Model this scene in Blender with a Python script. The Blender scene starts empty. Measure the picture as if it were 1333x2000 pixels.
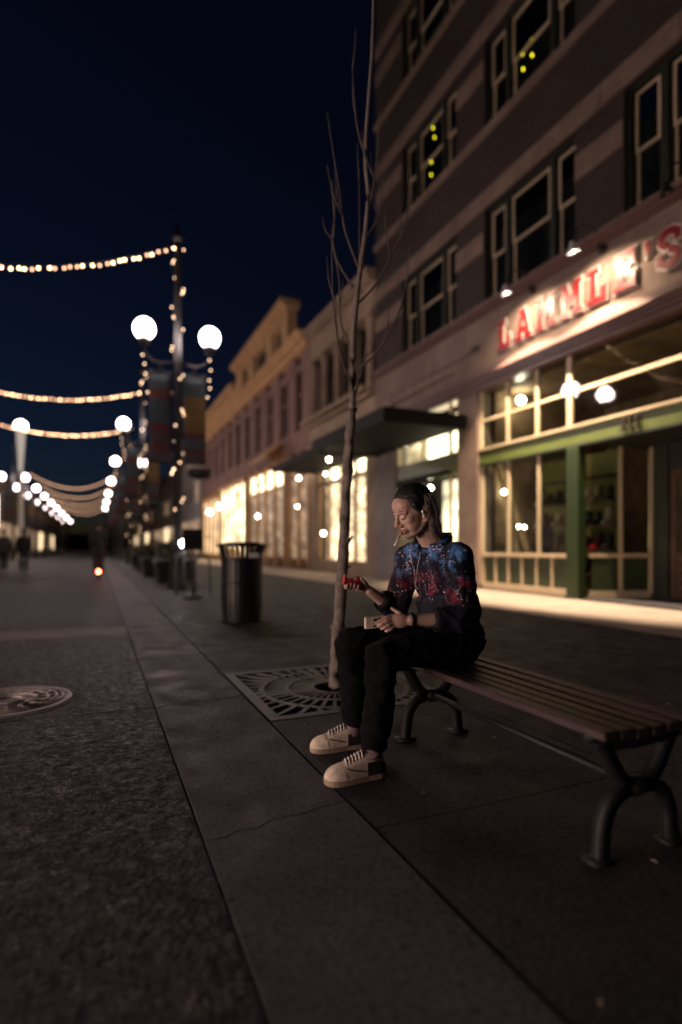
import bpy, bmesh, math, random
import numpy as np
from mathutils import Vector, Matrix, noise
from mathutils.bvhtree import BVHTree
random.seed(7)
R = math.radians
SC = bpy.context.scene
COL = SC.collection

# ------------------------------------------------------------------ camera
YAW = math.atan(477 / 1111)
cam_d = bpy.data.cameras.new('camera')
cam = bpy.data.objects.new('camera', cam_d); COL.objects.link(cam)
cam.location = (0, 0, 1.05)
cam.rotation_euler = (R(90), 0, -YAW)
cam_d.sensor_fit = 'VERTICAL'; cam_d.sensor_height = 36; cam_d.sensor_width = 24
cam_d.lens = 20.0
cam_d.shift_y = 0.034
cam_d.clip_end = 2000; cam_d.clip_start = 0.05
cam_d.dof.use_dof = True
cam_d.dof.focus_distance = 2.86
cam_d.dof.aperture_fstop = 0.60
SC.camera = cam

# ------------------------------------------------------------------ night sky
w = bpy.data.worlds.new('World'); SC.world = w; w.use_nodes = True
nt = w.node_tree; nt.nodes.clear()
sky = nt.nodes.new('ShaderNodeTexSky'); sky.sky_type = 'NISHITA'
sky.sun_disc = False; sky.sun_elevation = R(-3.0); sky.sun_rotation = R(-30)
sky.altitude = 1000; sky.air_density = 1.0; sky.dust_density = 0.3; sky.ozone_density = 4.0
bg = nt.nodes.new('ShaderNodeBackground'); bg.inputs['Strength'].default_value = 0.095
out = nt.nodes.new('ShaderNodeOutputWorld')
tint = nt.nodes.new('ShaderNodeMix'); tint.data_type = 'RGBA'; tint.blend_type = 'MULTIPLY'; tint.inputs[0].default_value = 1
tint.inputs[7].default_value = (1.1, 1.25, .9, 1)
nt.links.new(sky.outputs[0], tint.inputs[6]); nt.links.new(tint.outputs[2], bg.inputs[0]); nt.links.new(bg.outputs[0], out.inputs[0])

SC.view_settings.view_transform = 'Standard'; SC.view_settings.look = 'None'
SC.view_settings.exposure = 0.0; SC.view_settings.gamma = 1.0
SC.view_settings.use_curve_mapping = False
SC.cycles.use_denoising = True
SC.cycles.denoiser = 'OPENIMAGEDENOISE'
SC.cycles.sample_clamp_indirect = 1.5
SC.cycles.blur_glossy = 1.0
SC.cycles.max_bounces = 6; SC.cycles.diffuse_bounces = 3; SC.cycles.transparent_max_bounces = 16
SC.cycles.caustics_reflective = False; SC.cycles.caustics_refractive = False
SC.cycles.use_light_tree = True
SC.cycles.use_adaptive_sampling = False
try: SC.cycles.sampling_pattern = 'BLUE_NOISE'
except Exception: pass

GLOBE = 100.0      # radiance of a street lamp globe
SPOT = 3200.0      # watts of each sign lamp

# ------------------------------------------------------------------ helpers
ORI = {}

def V(*a): return Vector(a)

class MB:
    def __init__(s): s.v = []; s.f = []
    def add(s, vs, fs):
        o = len(s.v); s.v += [tuple(x) for x in vs]; s.f += [tuple(i + o for i in f) for f in fs]; return s
    def box(s, x0, x1, y0, y1, z0, z1):
        return s.add([(x0,y0,z0),(x1,y0,z0),(x1,y1,z0),(x0,y1,z0),(x0,y0,z1),(x1,y0,z1),(x1,y1,z1),(x0,y1,z1)],
                     [(0,3,2,1),(4,5,6,7),(0,1,5,4),(1,2,6,5),(2,3,7,6),(3,0,4,7)])
    def prism(s, poly, axis, a0, a1):
        n = len(poly)
        def p(q, a):
            return {'x': (a, q[0], q[1]), 'y': (q[0], a, q[1]), 'z': (q[0], q[1], a)}[axis]
        vs = [p(q, a0) for q in poly] + [p(q, a1) for q in poly]
        fs = [tuple(range(n))[::-1], tuple(range(n, 2*n))] + [(i, (i+1) % n, n+(i+1) % n, n+i) for i in range(n)]
        return s.add(vs, fs)
    def sweep(s, path, sec, up=(0,0,1), scales=None, closed=False):
        path = [Vector(p) for p in path]; n = len(path); m = len(sec); vs = []
        up = Vector(up)
        for i, p in enumerate(path):
            if closed: t = path[(i+1) % n] - path[i-1]
            else: t = path[min(i+1, n-1)] - path[max(i-1, 0)]
            if t.length < 1e-9: t = Vector((0,0,1))
            t.normalize()
            b = t.cross(up)
            if b.length < 1e-3: b = t.cross(Vector((1, 0, 0)))
            if b.length < 1e-3: b = t.cross(Vector((0, 1, 0)))
            b.normalize(); u = b.cross(t)
            k = scales[i] if scales else 1.0
            vs += [p + b*(q[0]*k) + u*(q[1]*k) for q in sec]
        fs = []
        for i in range(n if closed else n-1):
            j = (i+1) % n
            fs += [(i*m+k, i*m+(k+1) % m, j*m+(k+1) % m, j*m+k) for k in range(m)]
        if not closed:
            fs += [tuple(range(m))[::-1], tuple((n-1)*m+k for k in range(m))]
        return s.add(vs, fs)
    def tube(s, path, r, n=8, closed=False, up=(0,0,1)):
        sec = [(math.cos(2*math.pi*k/n), math.sin(2*math.pi*k/n)) for k in range(n)]
        rs = [r]*len(path) if not isinstance(r, (list, tuple)) else list(r)
        return s.sweep(path, sec, up=up, scales=rs, closed=closed)
    def bar(s, path, wd, ht, up=(0,0,1), scales=None):
        return s.sweep(path, [(-wd/2,-ht/2),(wd/2,-ht/2),(wd/2,ht/2),(-wd/2,ht/2)], up=up, scales=scales)
    def lathe(s, prof, n=20, c=(0,0,0)):
        vs = []; m = len(prof)
        for r, z in prof:
            vs += [(c[0]+r*math.cos(2*math.pi*k/n), c[1]+r*math.sin(2*math.pi*k/n), c[2]+z) for k in range(n)]
        fs = [(i*n+k, i*n+(k+1) % n, (i+1)*n+(k+1) % n, (i+1)*n+k) for i in range(m-1) for k in range(n)]
        fs += [tuple(range(n))[::-1], tuple((m-1)*n+k for k in range(n))]
        return s.add(vs, fs)
    def ell(s, c, rad, ax=None, nu=16, nv=10):
        c = Vector(c); rad = rad if isinstance(rad, (tuple, list)) else (rad,)*3
        ax = ax or (Vector((1,0,0)), Vector((0,1,0)), Vector((0,0,1)))
        vs = []
        for j in range(1, nv):
            ph = math.pi*j/nv
            for k in range(nu):
                th = 2*math.pi*k/nu
                q = (math.sin(ph)*math.cos(th)*rad[0], math.sin(ph)*math.sin(th)*rad[1], math.cos(ph)*rad[2])
                vs.append(c + ax[0]*q[0] + ax[1]*q[1] + ax[2]*q[2])
        vs.append(c + ax[2]*rad[2]); vs.append(c - ax[2]*rad[2])
        T = len(vs)-2; B = len(vs)-1
        fs = [(j*nu+k, j*nu+(k+1) % nu, (j+1)*nu+(k+1) % nu, (j+1)*nu+k) for j in range(nv-2) for k in range(nu)]
        fs += [(T, (k+1) % nu, k) for k in range(nu)] + [(B, (nv-2)*nu+k, (nv-2)*nu+(k+1) % nu) for k in range(nu)]
        return s.add(vs, fs)
    def rc(s, p0, r0, p1, r1, n=14):
        """round cone between two joints"""
        p0 = Vector(p0); p1 = Vector(p1); d = p1-p0; L = d.length
        if L < 1e-6: return s.ell(p0, r0)
        d.normalize(); path = []; rs = []
        for a in (8, 30, 55, 80): path.append(p0 - d*r0*math.cos(R(a))); rs.append(r0*math.sin(R(a)))
        for k in range(0, 5): path.append(p0 + d*L*k/4); rs.append(r0+(r1-r0)*k/4)
        for a in (80, 55, 30, 8): path.append(p1 + d*r1*math.cos(R(a))); rs.append(r1*math.sin(R(a)))
        up = (0,0,1) if abs(d.z) < .9 else (1,0,0)
        return s.tube(path, rs, n, up=up)
    def chain(s, pts, rads, n=14):
        for i in range(len(pts)-1): s.rc(pts[i], rads[i], pts[i+1], rads[i+1], n)
        return s
    def build(s, name, mat, parent=None, smooth=False, bevel=0, base=None):
        me = bpy.data.meshes.new(name)
        a = np.array(s.v, dtype=float)
        if parent is not None: o0 = np.array(ORI[parent])
        elif base is not None: o0 = np.array(base, dtype=float)
        else:
            mn = a.min(0); mx = a.max(0); o0 = np.array([(mn[0]+mx[0])/2, (mn[1]+mx[1])/2, mn[2]])
        me.from_pydata((a-o0).tolist(), [], s.f)
        bm = bmesh.new(); bm.from_mesh(me); bmesh.ops.recalc_face_normals(bm, faces=bm.faces)
        if bevel: bmesh.ops.bevel(bm, geom=bm.edges[:], offset=bevel, segments=1, affect='EDGES', clamp_overlap=True)
        bm.to_mesh(me); bm.free()
        if smooth: me.polygons.foreach_set('use_smooth', [True]*len(me.polygons))
        return link(name, me, mat, parent, o0)

def link(name, me, mat, parent, o0):
    ob = bpy.data.objects.new(name, me); COL.objects.link(ob)
    if mat is not None:
        me.materials.clear(); me.materials.append(mat)
    if parent is not None: ob.parent = parent
    else: ob.location = o0
    ORI[ob] = tuple(o0)
    return ob

def empty(name, loc):
    o = bpy.data.objects.new(name, None); COL.objects.link(o); o.location = loc; ORI[o] = tuple(loc)
    o.empty_display_size = .1
    return o

def tag(o, label, cat, group=None):
    o['label'] = label; o['category'] = cat
    if group: o['group'] = group
    return o

def struct(o, label=None):
    o['kind'] = 'structure'
    if label: o['label'] = label
    return o

def copy_tree(o, parent=None):
    c = o.copy(); COL.objects.link(c)
    if parent: c.parent = parent
    for ch in list(o.children): copy_tree(ch, c)
    return c

def copy_to(o, loc, rz=0):
    c = copy_tree(o); c.location = loc; c.rotation_euler = (0, 0, rz); return c

def remesh(mb, voxel, smooth_it=4, factor=.5):
    me = bpy.data.meshes.new('tmp'); me.from_pydata(mb.v, [], mb.f)
    bm = bmesh.new(); bm.from_mesh(me); bmesh.ops.recalc_face_normals(bm, faces=bm.faces); bm.to_mesh(me); bm.free()
    ob = bpy.data.objects.new('tmp', me); COL.objects.link(ob)
    m = ob.modifiers.new('r', 'REMESH'); m.mode = 'VOXEL'; m.voxel_size = voxel
    if smooth_it:
        q = ob.modifiers.new('s', 'SMOOTH'); q.iterations = smooth_it; q.factor = factor
    dg = bpy.context.evaluated_depsgraph_get(); dg.update()
    res = bpy.data.meshes.new_from_object(ob.evaluated_get(dg))
    bpy.data.objects.remove(ob); bpy.data.meshes.remove(me)
    return res

def place_mesh(name, me, mat, parent):
    """mesh in world coordinates -> child of parent"""
    o0 = np.array(ORI[parent]); n = len(me.vertices)
    a = np.empty(n*3); me.vertices.foreach_get('co', a); a = a.reshape(-1, 3)-o0
    me.vertices.foreach_set('co', a.ravel())
    me.polygons.foreach_set('use_smooth', [True]*len(me.polygons)); me.update()
    return link(name, me, mat, parent, o0)

# ------------------------------------------------------------------ materials
class NT:
    def __init__(s, name):
        s.m = bpy.data.materials.new(name); s.m.use_nodes = True
        s.t = s.m.node_tree; s.b = s.t.nodes['Principled BSDF']; s.o = s.t.nodes['Material Output']
    def n(s, typ, **kw):
        x = s.t.nodes.new(typ)
        for k, v in kw.items():
            if k.startswith('i_'):
                key = k[2:]; x.inputs[int(key) if key.isdigit() else key.replace('_', ' ')].default_value = v
            else: setattr(x, k, v)
        return x
    def l(s, a, b): s.t.links.new(a, b)
    def obj(s): return s.n('ShaderNodeTexCoord').outputs['Object']
    def noise(s, vec, scale, detail=5, rough=.6):
        x = s.n('ShaderNodeTexNoise', i_Scale=scale, i_Detail=detail, i_Roughness=rough); s.l(vec, x.inputs['Vector']); return x.outputs['Fac']
    def ramp(s, fac, stops):
        x = s.n('ShaderNodeValToRGB'); e = x.color_ramp.elements
        while len(e) < len(stops): e.new(.5)
        for k, (p, c) in enumerate(stops):
            e[k].position = p; e[k].color = (c, c, c, 1) if isinstance(c, (int, float)) else (*c, 1)
        s.l(fac, x.inputs[0]); return x.outputs[0]
    def mix(s, fac, a, b, typ='MIX'):
        x = s.n('ShaderNodeMix', data_type='RGBA', blend_type=typ)
        for sock, val in ((x.inputs[0], fac), (x.inputs[6], a), (x.inputs[7], b)):
            if hasattr(val, 'links'): s.l(val, sock)
            elif isinstance(val, (int, float)): sock.default_value = val
            else: sock.default_value = (*val, 1)
        return x.outputs[2]
    def math(s, op, a, b=0.0):
        x = s.n('ShaderNodeMath', operation=op)
        for k, val in enumerate((a, b)):
            if hasattr(val, 'links'): s.l(val, x.inputs[k])
            else: x.inputs[k].default_value = val
        return x.outputs[0]
    def bump(s, h, strength=.3, dist=.01):
        x = s.n('ShaderNodeBump', i_Strength=strength, i_Distance=dist); s.l(h, x.inputs['Height']); s.l(x.outputs[0], s.b.inputs['Normal'])
    def col(s, c):
        if hasattr(c, 'links'): s.l(c, s.b.inputs['Base Color'])
        else: s.b.inputs['Base Color'].default_value = (*c, 1)

def mat(name, c, rough=.6, metal=0, var=.18, scale=6, bump=0, bscale=80, bdist=.004, spec=.5, sss=0):
    k = NT(name); o = k.obj()
    f = k.noise(o, scale)
    lo = tuple(x*(1-var) for x in c); hi = tuple(min(1, x*(1+var)) for x in c)
    k.col(k.mix(k.ramp(f, [(.3, 0), (.7, 1)]), lo, hi))
    k.b.inputs['Roughness'].default_value = rough; k.b.inputs['Metallic'].default_value = metal
    k.b.inputs['Specular IOR Level'].default_value = spec
    f2 = k.noise(o, scale*3.7)
    k.l(k.math('ADD', k.math('MULTIPLY', k.math('SUBTRACT', f2, .5), .3), rough), k.b.inputs['Roughness'])
    if bump: k.bump(k.noise(o, bscale, 4), bump, bdist)
    if sss:
        k.b.inputs['Subsurface Weight'].default_value = sss; k.b.inputs['Subsurface Radius'].default_value = (.01, .004, .002)
        k.b.inputs['Subsurface Scale'].default_value = .6
    return k.m

def emit(name, c, strength, sample=True):
    k = NT(name); k.col((0.0, 0.0, 0.0)); k.b.inputs['Roughness'].default_value = .4
    k.b.inputs['Emission Color'].default_value = (*c, 1); k.b.inputs['Emission Strength'].default_value = strength
    if not sample: k.m.cycles.emission_sampling = 'NONE'
    return k.m

def glass(name, tint=(.9, .95, .93), refl=1.0):
    k = NT(name); k.t.nodes.remove(k.b)
    tr = k.n('ShaderNodeBsdfTransparent'); tr.inputs[0].default_value = (*tint, 1)
    gl = k.n('ShaderNodeBsdfGlossy'); gl.inputs['Roughness'].default_value = .03
    fr = k.n('ShaderNodeFresnel', i_IOR=1.5)
    ge = k.n('ShaderNodeNewGeometry')
    mx = k.n('ShaderNodeMixShader'); k.l(k.math('MULTIPLY', k.math('MULTIPLY', fr.outputs[0], k.math('SUBTRACT', 1.0, ge.outputs['Backfacing'])), refl), mx.inputs[0])
    k.l(tr.outputs[0], mx.inputs[1]); k.l(gl.outputs[0], mx.inputs[2]); k.l(mx.outputs[0], k.o.inputs[0])
    return k.m

def asphalt(name, base, speck=.55):
    k = NT(name); o = k.obj()
    big = k.ramp(k.noise(o, .55, 6), [(.3, .62), (.7, 1.3)])
    fine = k.ramp(k.noise(o, 46, 4, .75), [(.36, .35), (.64, 1.7)])
    vo = k.n('ShaderNodeTexVoronoi', i_Scale=44.0); k.l(o, vo.inputs['Vector'])
    vo2 = k.n('ShaderNodeTexVoronoi', i_Scale=95.0); k.l(o, vo2.inputs['Vector'])
    sp = k.math('MAXIMUM', k.ramp(vo.outputs['Distance'], [(.0, 1.0), (.14, .7), (.27, 0.0)]), k.ramp(vo2.outputs['Distance'], [(.0, .9), (.2, .6), (.34, 0.0)]))
    pick = k.ramp(k.noise(o, 17, 3), [(.50, 0), (.60, 1)])
    c = k.mix(1.0, k.mix(1.0, base, big, 'MULTIPLY'), fine, 'MULTIPLY')
    c = k.mix(k.math('MULTIPLY', k.math('MULTIPLY', sp, pick), speck), c, (.40, .36, .35))
    k.col(c)
    k.l(k.ramp(k.noise(o, 26, 4), [(.3, .42), (.7, .95)]), k.b.inputs['Roughness'])
    h = k.math('ADD', k.math('MULTIPLY', vo.outputs['Distance'], -.9), k.noise(o, 60, 4, .7))
    k.bump(h, .8, .006); k.b.inputs['Specular IOR Level'].default_value = .10
    return k.m

def concrete(name, base, stain=.35, grit=1.0):
    k = NT(name); o = k.obj()
    a = k.ramp(k.noise(o, 1.3, 7, .65), [(.28, 1-stain), (.72, 1+stain)])
    b = k.ramp(k.noise(o, 48, 4, .75), [(.36, 1-.42*grit), (.64, 1+.42*grit)])
    d = k.ramp(k.noise(o, 9, 6, .75), [(.55, 1.0), (.72, .68)])
    vo = k.n('ShaderNodeTexVoronoi', i_Scale=5.5); k.l(o, vo.inputs['Vector'])
    gum = k.ramp(vo.outputs['Distance'], [(.055, .45), (.085, 1.0)])
    c = k.mix(1.0, k.mix(1.0, k.mix(1.0, base, a, 'MULTIPLY'), b, 'MULTIPLY'), d, 'MULTIPLY')
    c = k.mix(.8*grit, c, gum, 'MULTIPLY')
    k.col(c); k.l(k.ramp(k.noise(o, 4, 5), [(.3, .5), (.7, .9)]), k.b.inputs['Roughness'])
    k.bump(k.noise(o, 90, 5, .8), .55, .004); k.b.inputs['Specular IOR Level'].default_value = .10
    return k.m

def brick(name, c1, c2, mortar):
    k = NT(name); o = k.obj()
    sp = k.n('ShaderNodeSeparateXYZ'); k.l(o, sp.inputs[0])
    cb = k.n('ShaderNodeCombineXYZ'); k.l(k.math('ADD', sp.outputs[0], sp.outputs[1]), cb.inputs[0]); k.l(sp.outputs[2], cb.inputs[1])
    bt = k.n('ShaderNodeTexBrick', offset=.5); k.l(cb.outputs[0], bt.inputs['Vector'])
    bt.inputs['Color1'].default_value = (*c1, 1); bt.inputs['Color2'].default_value = (*c2, 1); bt.inputs['Mortar'].default_value = (*mortar, 1)
    bt.inputs['Scale'].default_value = 1; bt.inputs['Brick Width'].default_value = .22; bt.inputs['Row Height'].default_value = .073
    bt.inputs['Mortar Size'].default_value = .006; bt.inputs['Mortar Smooth'].default_value = .2
    v = k.ramp(k.noise(o, .8, 6), [(.3, .7), (.7, 1.2)])
    k.col(k.mix(1.0, bt.outputs['Color'], v, 'MULTIPLY')); k.b.inputs['Roughness'].default_value = .85
    k.bump(k.math('SUBTRACT', k.math('MULTIPLY', k.noise(o, 60), .4), bt.outputs['Fac']), .7, .008)
    return k.m

def interior(name, strength, c1=(1, .62, .30), c2=(1, .86, .62), scale=1.2, sample=True):
    """lit room behind a shop window: shelves and goods in blotches of warm light"""
    k = NT(name); o = k.obj(); k.col((.02, .02, .02))
    mp = k.n('ShaderNodeMapping'); mp.inputs['Scale'].default_value = (1, 1, 2.2); k.l(o, mp.inputs[0])
    a = k.ramp(k.noise(mp.outputs[0], scale, 4, .6), [(.28, .12), (.5, .7), (.72, 1.5)])
    vo = k.n('ShaderNodeTexVoronoi', i_Scale=scale*2.6); k.l(mp.outputs[0], vo.inputs['Vector'])
    b = k.ramp(vo.outputs['Distance'], [(.1, 1.25), (.7, .6)])
    k.l(k.mix(k.noise(o, scale*.8), c1, c2), k.b.inputs['Emission Color'])
    k.l(k.math('MULTIPLY', k.math('MULTIPLY', a, b), strength), k.b.inputs['Emission Strength'])
    if not sample: k.m.cycles.emission_sampling = 'NONE'
    return k.m

M = {}
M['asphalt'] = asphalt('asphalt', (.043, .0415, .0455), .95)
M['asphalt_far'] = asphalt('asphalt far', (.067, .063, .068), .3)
M['walk'] = concrete('sidewalk concrete', (.060, .059, .063), .36)
M['kerb'] = concrete('kerb concrete', (.098, .096, .101), .3)
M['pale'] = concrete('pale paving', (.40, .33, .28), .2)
M['band'] = concrete('crossing concrete', (.16, .15, .14), .2)
M['soil'] = mat('soil', (.012, .010, .009), .95, bump=.6)
M['iron'] = mat('black iron', (.012, .012, .013), .5, .3, bump=.3, bscale=140)
M['bench_iron'] = mat('bench iron', (.006, .006, .0065), .6, 0, bump=.4, bscale=120)
M['grate'] = mat('grate iron', (.085, .078, .072), .6, .3, bump=.5, bscale=120)
M['manhole'] = mat('manhole iron', (.42, .37, .35), .55, .15, bump=.5, bscale=100)
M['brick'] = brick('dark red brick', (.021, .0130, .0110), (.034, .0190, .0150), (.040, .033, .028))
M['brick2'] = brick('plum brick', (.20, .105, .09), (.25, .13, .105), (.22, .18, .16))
M['stone'] = concrete('sandstone', (.175, .128, .10), .3, .4)
M['frieze'] = concrete('frieze stone', (.205, .152, .125), .22, .4)
M['cream_stone'] = concrete('cream stone', (.52, .33, .175), .25, .4)
M['tan_stone'] = concrete('tan stone', (.29, .215, .155), .3, .4)
M['grey_stone'] = concrete('grey stone', (.24, .22, .215), .25, .4)
M['cream'] = mat('cream paint', (.50, .405, .27), .5, var=.1)
M['dkgreen'] = mat('dark green frame paint', (.016, .020, .012), .5)
M['green'] = mat('green paint', (.095, .125, .030), .42, var=.14, scale=3)
M['greenpost'] = mat('green post paint', (.017, .034, .008), .45, var=.12)
M['panelgreen'] = mat('stallriser green', (.025, .038, .014), .5)
M['wood'] = mat('brown door wood', (.075, .042, .026), .45, var=.3, scale=4)
M['cornice'] = mat('plum cornice paint', (.13, .075, .068), .35, var=.15)
M['glass'] = glass('window glass', (.80, .84, .82))
M['darkglass'] = mat('dark window glass', (.003, .003, .004), .06, spec=.5, var=.1)
M['black'] = mat('black canopy metal', (.006, .006, .0065), .8, spec=.2)
M['roof'] = mat('roof felt', (.03, .03, .03), .9)
M['bark'] = mat('bark', (.18, .148, .12), .85, var=.4, scale=22, bump=1.0, bscale=75, bdist=.008)
M['bin'] = mat('black bin steel', (.011, .011, .012), .42, .2)
M['label'] = mat('white label', (.5, .5, .5), .5)
M['room'] = mat('shop wall', (.30, .20, .12), .8, var=.4, scale=2)
M['roomdark'] = mat('dark room', (.03, .028, .026), .9)
M['red'] = mat('red letter paint', (.20, .007, .010), .4, var=.12)
M['white'] = mat('white letter edge', (.62, .56, .50), .45, var=.06)
M['number'] = mat('dark number', (.035, .018, .012), .4)
M['slat'] = mat('bench slat wood', (.045, .026, .028), .5, var=.35, scale=9, bump=.4, bscale=50)
M['globe'] = emit('lamp globe', (1, .78, .75), 12.0, False)
M['globefar'] = emit('far lamp globe', (1, .83, .62), 60)
M['bulb'] = emit('string bulb', (1, .60, .32), 15, False)
M['bulb_low'] = emit('string bulb dim', (1, .52, .30), 6, False)
M['bulbdim'] = emit('wrap bulb', (1, .62, .36), 7, False)
M['bulbfar'] = emit('far string bulb', (1, .55, .32), 2.2, False)
M['shopbulb'] = emit('shop bulb', (1, .84, .60), 60)
M['yellow'] = emit('yellow bulb', (1, .82, .02), 5, False)
M['redlight'] = emit('tail light', (1, .08, .03), 90, False)
M['whitelight'] = emit('white lamp', (1, .90, .85), 60, False)
M['lampface'] = emit('sign lamp lens', (1, .88, .68), 60, False)
M['litA'] = interior('lit transom', 12.0, (1, .70, .36), (1, .9, .70), .7)
M['litB'] = interior('lit shop', 2.6, (1, .60, .28), (1, .85, .55), 1.1)
M['fillE'] = interior('added fill glow opposite', 46.0, (1, .67, .58), (1, .78, .73), .8)  # unseen window glow across the street, added to light the seated man
M['litC'] = interior('lit bright shop', 6.5, (1, .72, .36), (1, .9, .66), .5)
M['litD'] = interior('dim lit shop', .55, (1, .55, .30), (1, .75, .5), 1.0, False)
M['cable'] = mat('black cable', (.008, .008, .008), .6)


# ================================================================== GROUND
MB().box(-400, 400, -60, 900, -.35, -.10).build('ground', M['soil'])['kind'] = 'structure'

def wavy(a, b, n, amp, seed):
    """jagged joint line between two points of the ground plane"""
    rnd = random.Random(seed); pts = []
    for i in range(n+1):
        t = i/n; j = 0 if i in (0, n) else rnd.uniform(-amp, amp)
        pts.append((a[0]+(b[0]-a[0])*t, a[1]+(b[1]-a[1])*t+j))
    return pts

def slab(name, x0, x1, near, far, z0, z1, m, parent, gap=.006, tilt=0):
    near = [(x, y+gap) for x, y in near]; far = [(x, y-gap) for x, y in far]
    mb = MB().prism(near+far[::-1], 'z', z0, z1)
    return mb.build(name, m, parent)

street = struct(empty('street', (-2, 0, -.02)), 'dark asphalt street surface')
SY = [-6.0, 3.92, 7.35, 8.15, 15.2, 34.0, 900]
lines = [wavy((-4.6, y+.04 if y == 3.92 else y), (.345, y), 14, .02 if y < 10 else 0, int(y*10)) for y in SY]
for i in range(len(SY)-1):
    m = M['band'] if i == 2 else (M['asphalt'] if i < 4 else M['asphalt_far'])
    slab('asphalt_panel' if i != 2 else 'concrete_band', -4.6, .345, lines[i], lines[i+1], -.09, -.003, m, street, .008)

kerb = struct(empty('kerb', (.65, 0, 0)), 'flush concrete kerb strip')
KY = [-4.2, .25, 2.08, 3.9, 5.6, 7.3, 9.2, 11, 12.8, 14.6, 16.4, 18.2, 20, 24, 28, 32, 40, 60, 300]
kl = [wavy((.355, y-.02), (.945, y+.07 if 1 < y < 6 else y), 9, .028 if y < 9 else .006, 100+i) for i, y in enumerate(KY)]
for i in range(len(KY)-1):
    slab('kerb_slab', 0, 0, kl[i], kl[i+1], -.09, .001 if i % 2 else 0, M['kerb'], kerb, .005)

walk = struct(empty('sidewalk', (4.9, 0, 0)), 'wide dark concrete sidewalk')
WX = [.955, 2.30, 4.30, 6.25, 6.98, 8.80]
WY = [-3.7, -2.3, -.9, .5, 1.9, 3.3, 4.7, 6.1, 7.9, 9.7, 11.5, 13.3, 15.1, 17.5, 20, 24, 28, 34, 42, 60]
for i in range(5):
    for j in range(len(WY)-1):
        if i == 0 and WY[j] == 3.3: continue
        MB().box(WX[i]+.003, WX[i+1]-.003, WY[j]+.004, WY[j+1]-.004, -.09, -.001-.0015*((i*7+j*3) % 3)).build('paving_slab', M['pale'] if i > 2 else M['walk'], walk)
MB().box(.955, 8.8, 60.01, 300, -.09, -.002).build('far_pavement', M['walk'], walk)
lw = MB().box(-9.2, -4.64, -6, 300, -.09, .0).build('far_sidewalk', M['walk']); struct(lw)

# ---- tree grate: iron frame, rings and radial bars over an open pit
gx0, gx1, gy0, gy1 = .965, 2.29, 3.312, 4.688
gc = (1.64, 3.94)
gr = tag(empty('tree_grate', (1.63, 4.0, 0)), 'square cast iron tree grate with radial slots around the young tree', 'tree grate')
MB().box(gx0, gx1, gy0, gy1, -.099, -.075).build('pit', M['soil'], gr)
fr = MB()
for a in ((gx0, gx0+.07, gy0, gy1), (gx1-.07, gx1, gy0, gy1), (gx0+.07, gx1-.07, gy0, gy0+.07), (gx0+.07, gx1-.07, gy1-.07, gy1)):
    fr.box(*a, -.05, .004)
fr.build('frame', M['grate'], gr)
for rr, wd in ((.17, .035), (.36, .035), (.545, .035)):
    pts = [(gc[0]+rr*math.cos(a), gc[1]+rr*math.sin(a), -.012) for a in np.linspace(0, 2*math.pi, 41)[:-1]]
    MB().sweep(pts, [(-wd/2, -.02), (wd/2, -.02), (wd/2, .014), (-wd/2, .014)], closed=True).build('ring', M['grate'], gr)
def ray_box(a):
    c, s = math.cos(a), math.sin(a); t = 9
    if c > 1e-6: t = min(t, (gx1-.06-gc[0])/c)
    if c < -1e-6: t = min(t, (gx0+.06-gc[0])/c)
    if s > 1e-6: t = min(t, (gy1-.06-gc[1])/s)
    if s < -1e-6: t = min(t, (gy0+.06-gc[1])/s)
    return t
NB = 40
for k in range(NB):
    a = 2*math.pi*(k+.5)/NB; c, s = math.cos(a), math.sin(a); wide = k % 10 in (0, 9)
    segs = [(.185, .345), (.378, .528), (.562, ray_box(a))]
    for q, (r0, r1) in enumerate(segs):
        if r1-r0 < .03: continue
        wd = (.042 if wide else .020)*(1+q*.28)
        MB().bar([(gc[0]+r0*c, gc[1]+r0*s, -.018), (gc[0]+r1*c, gc[1]+r1*s, -.018)], wd, .036).build('bar', M['grate'], gr)

# ---- manhole cover
mc = (-.56, 4.45)
mh = tag(empty('manhole_cover', (mc[0], mc[1], -.003)), 'round iron manhole cover with raised rings in the asphalt', 'manhole cover')
MB().lathe([(.40, -.02), (.40, .008), (.375, .012), (.375, .004), (.0, .004)], 48, (mc[0], mc[1], -.003)).build('cover', M['manhole'], mh)
for rr in (.10, .18, .25, .305, .345):
    pts = [(mc[0]+rr*math.cos(a), mc[1]+rr*math.sin(a), .006) for a in np.linspace(0, 2*math.pi, 37)[:-1]]
    MB().tube(pts, .012, 5, closed=True).build('raised_ring', M['manhole'], mh)
for k in range(16):
    a = k*math.pi/8+.1
    MB().bar([(mc[0]+.19*math.cos(a), mc[1]+.19*math.sin(a), .005), (mc[0]+.34*math.cos(a), mc[1]+.34*math.sin(a), .005)], .022, .014).build('raised_rib', M['manhole'], mh)
MB().lathe([(.44, -.03), (.44, .003), (.405, .003), (.405, -.03)], 48, (mc[0], mc[1], -.003)).build('collar', M['band'], mh)

# small litter: leaves and a few butts on the pavement
lit = MB(); rnd = random.Random(3)
for k in range(110):
    x = rnd.uniform(-3, 4); y = rnd.uniform(.8, 9); a = rnd.uniform(0, 6.28); L = rnd.uniform(.008, .022); wd = L*rnd.uniform(.25, .6)
    z = .005
    c, s = math.cos(a), math.sin(a)
    if gx0 < x < gx1 and gy0 < y < gy1: continue
    lit.add([(x+L*c, y+L*s, z), (x-wd*s, y+wd*c, z+.005), (x-L*c, y-L*s, z), (x+wd*s, y-wd*c, z+.003)], [(0, 1, 2, 3)])
lt = lit.build('litter', mat('dry litter', (.42, .34, .28), .7, var=.4, scale=30)); lt['kind'] = 'stuff'; lt['label'] = 'scattered dry leaf flakes on the pavement'

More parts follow.
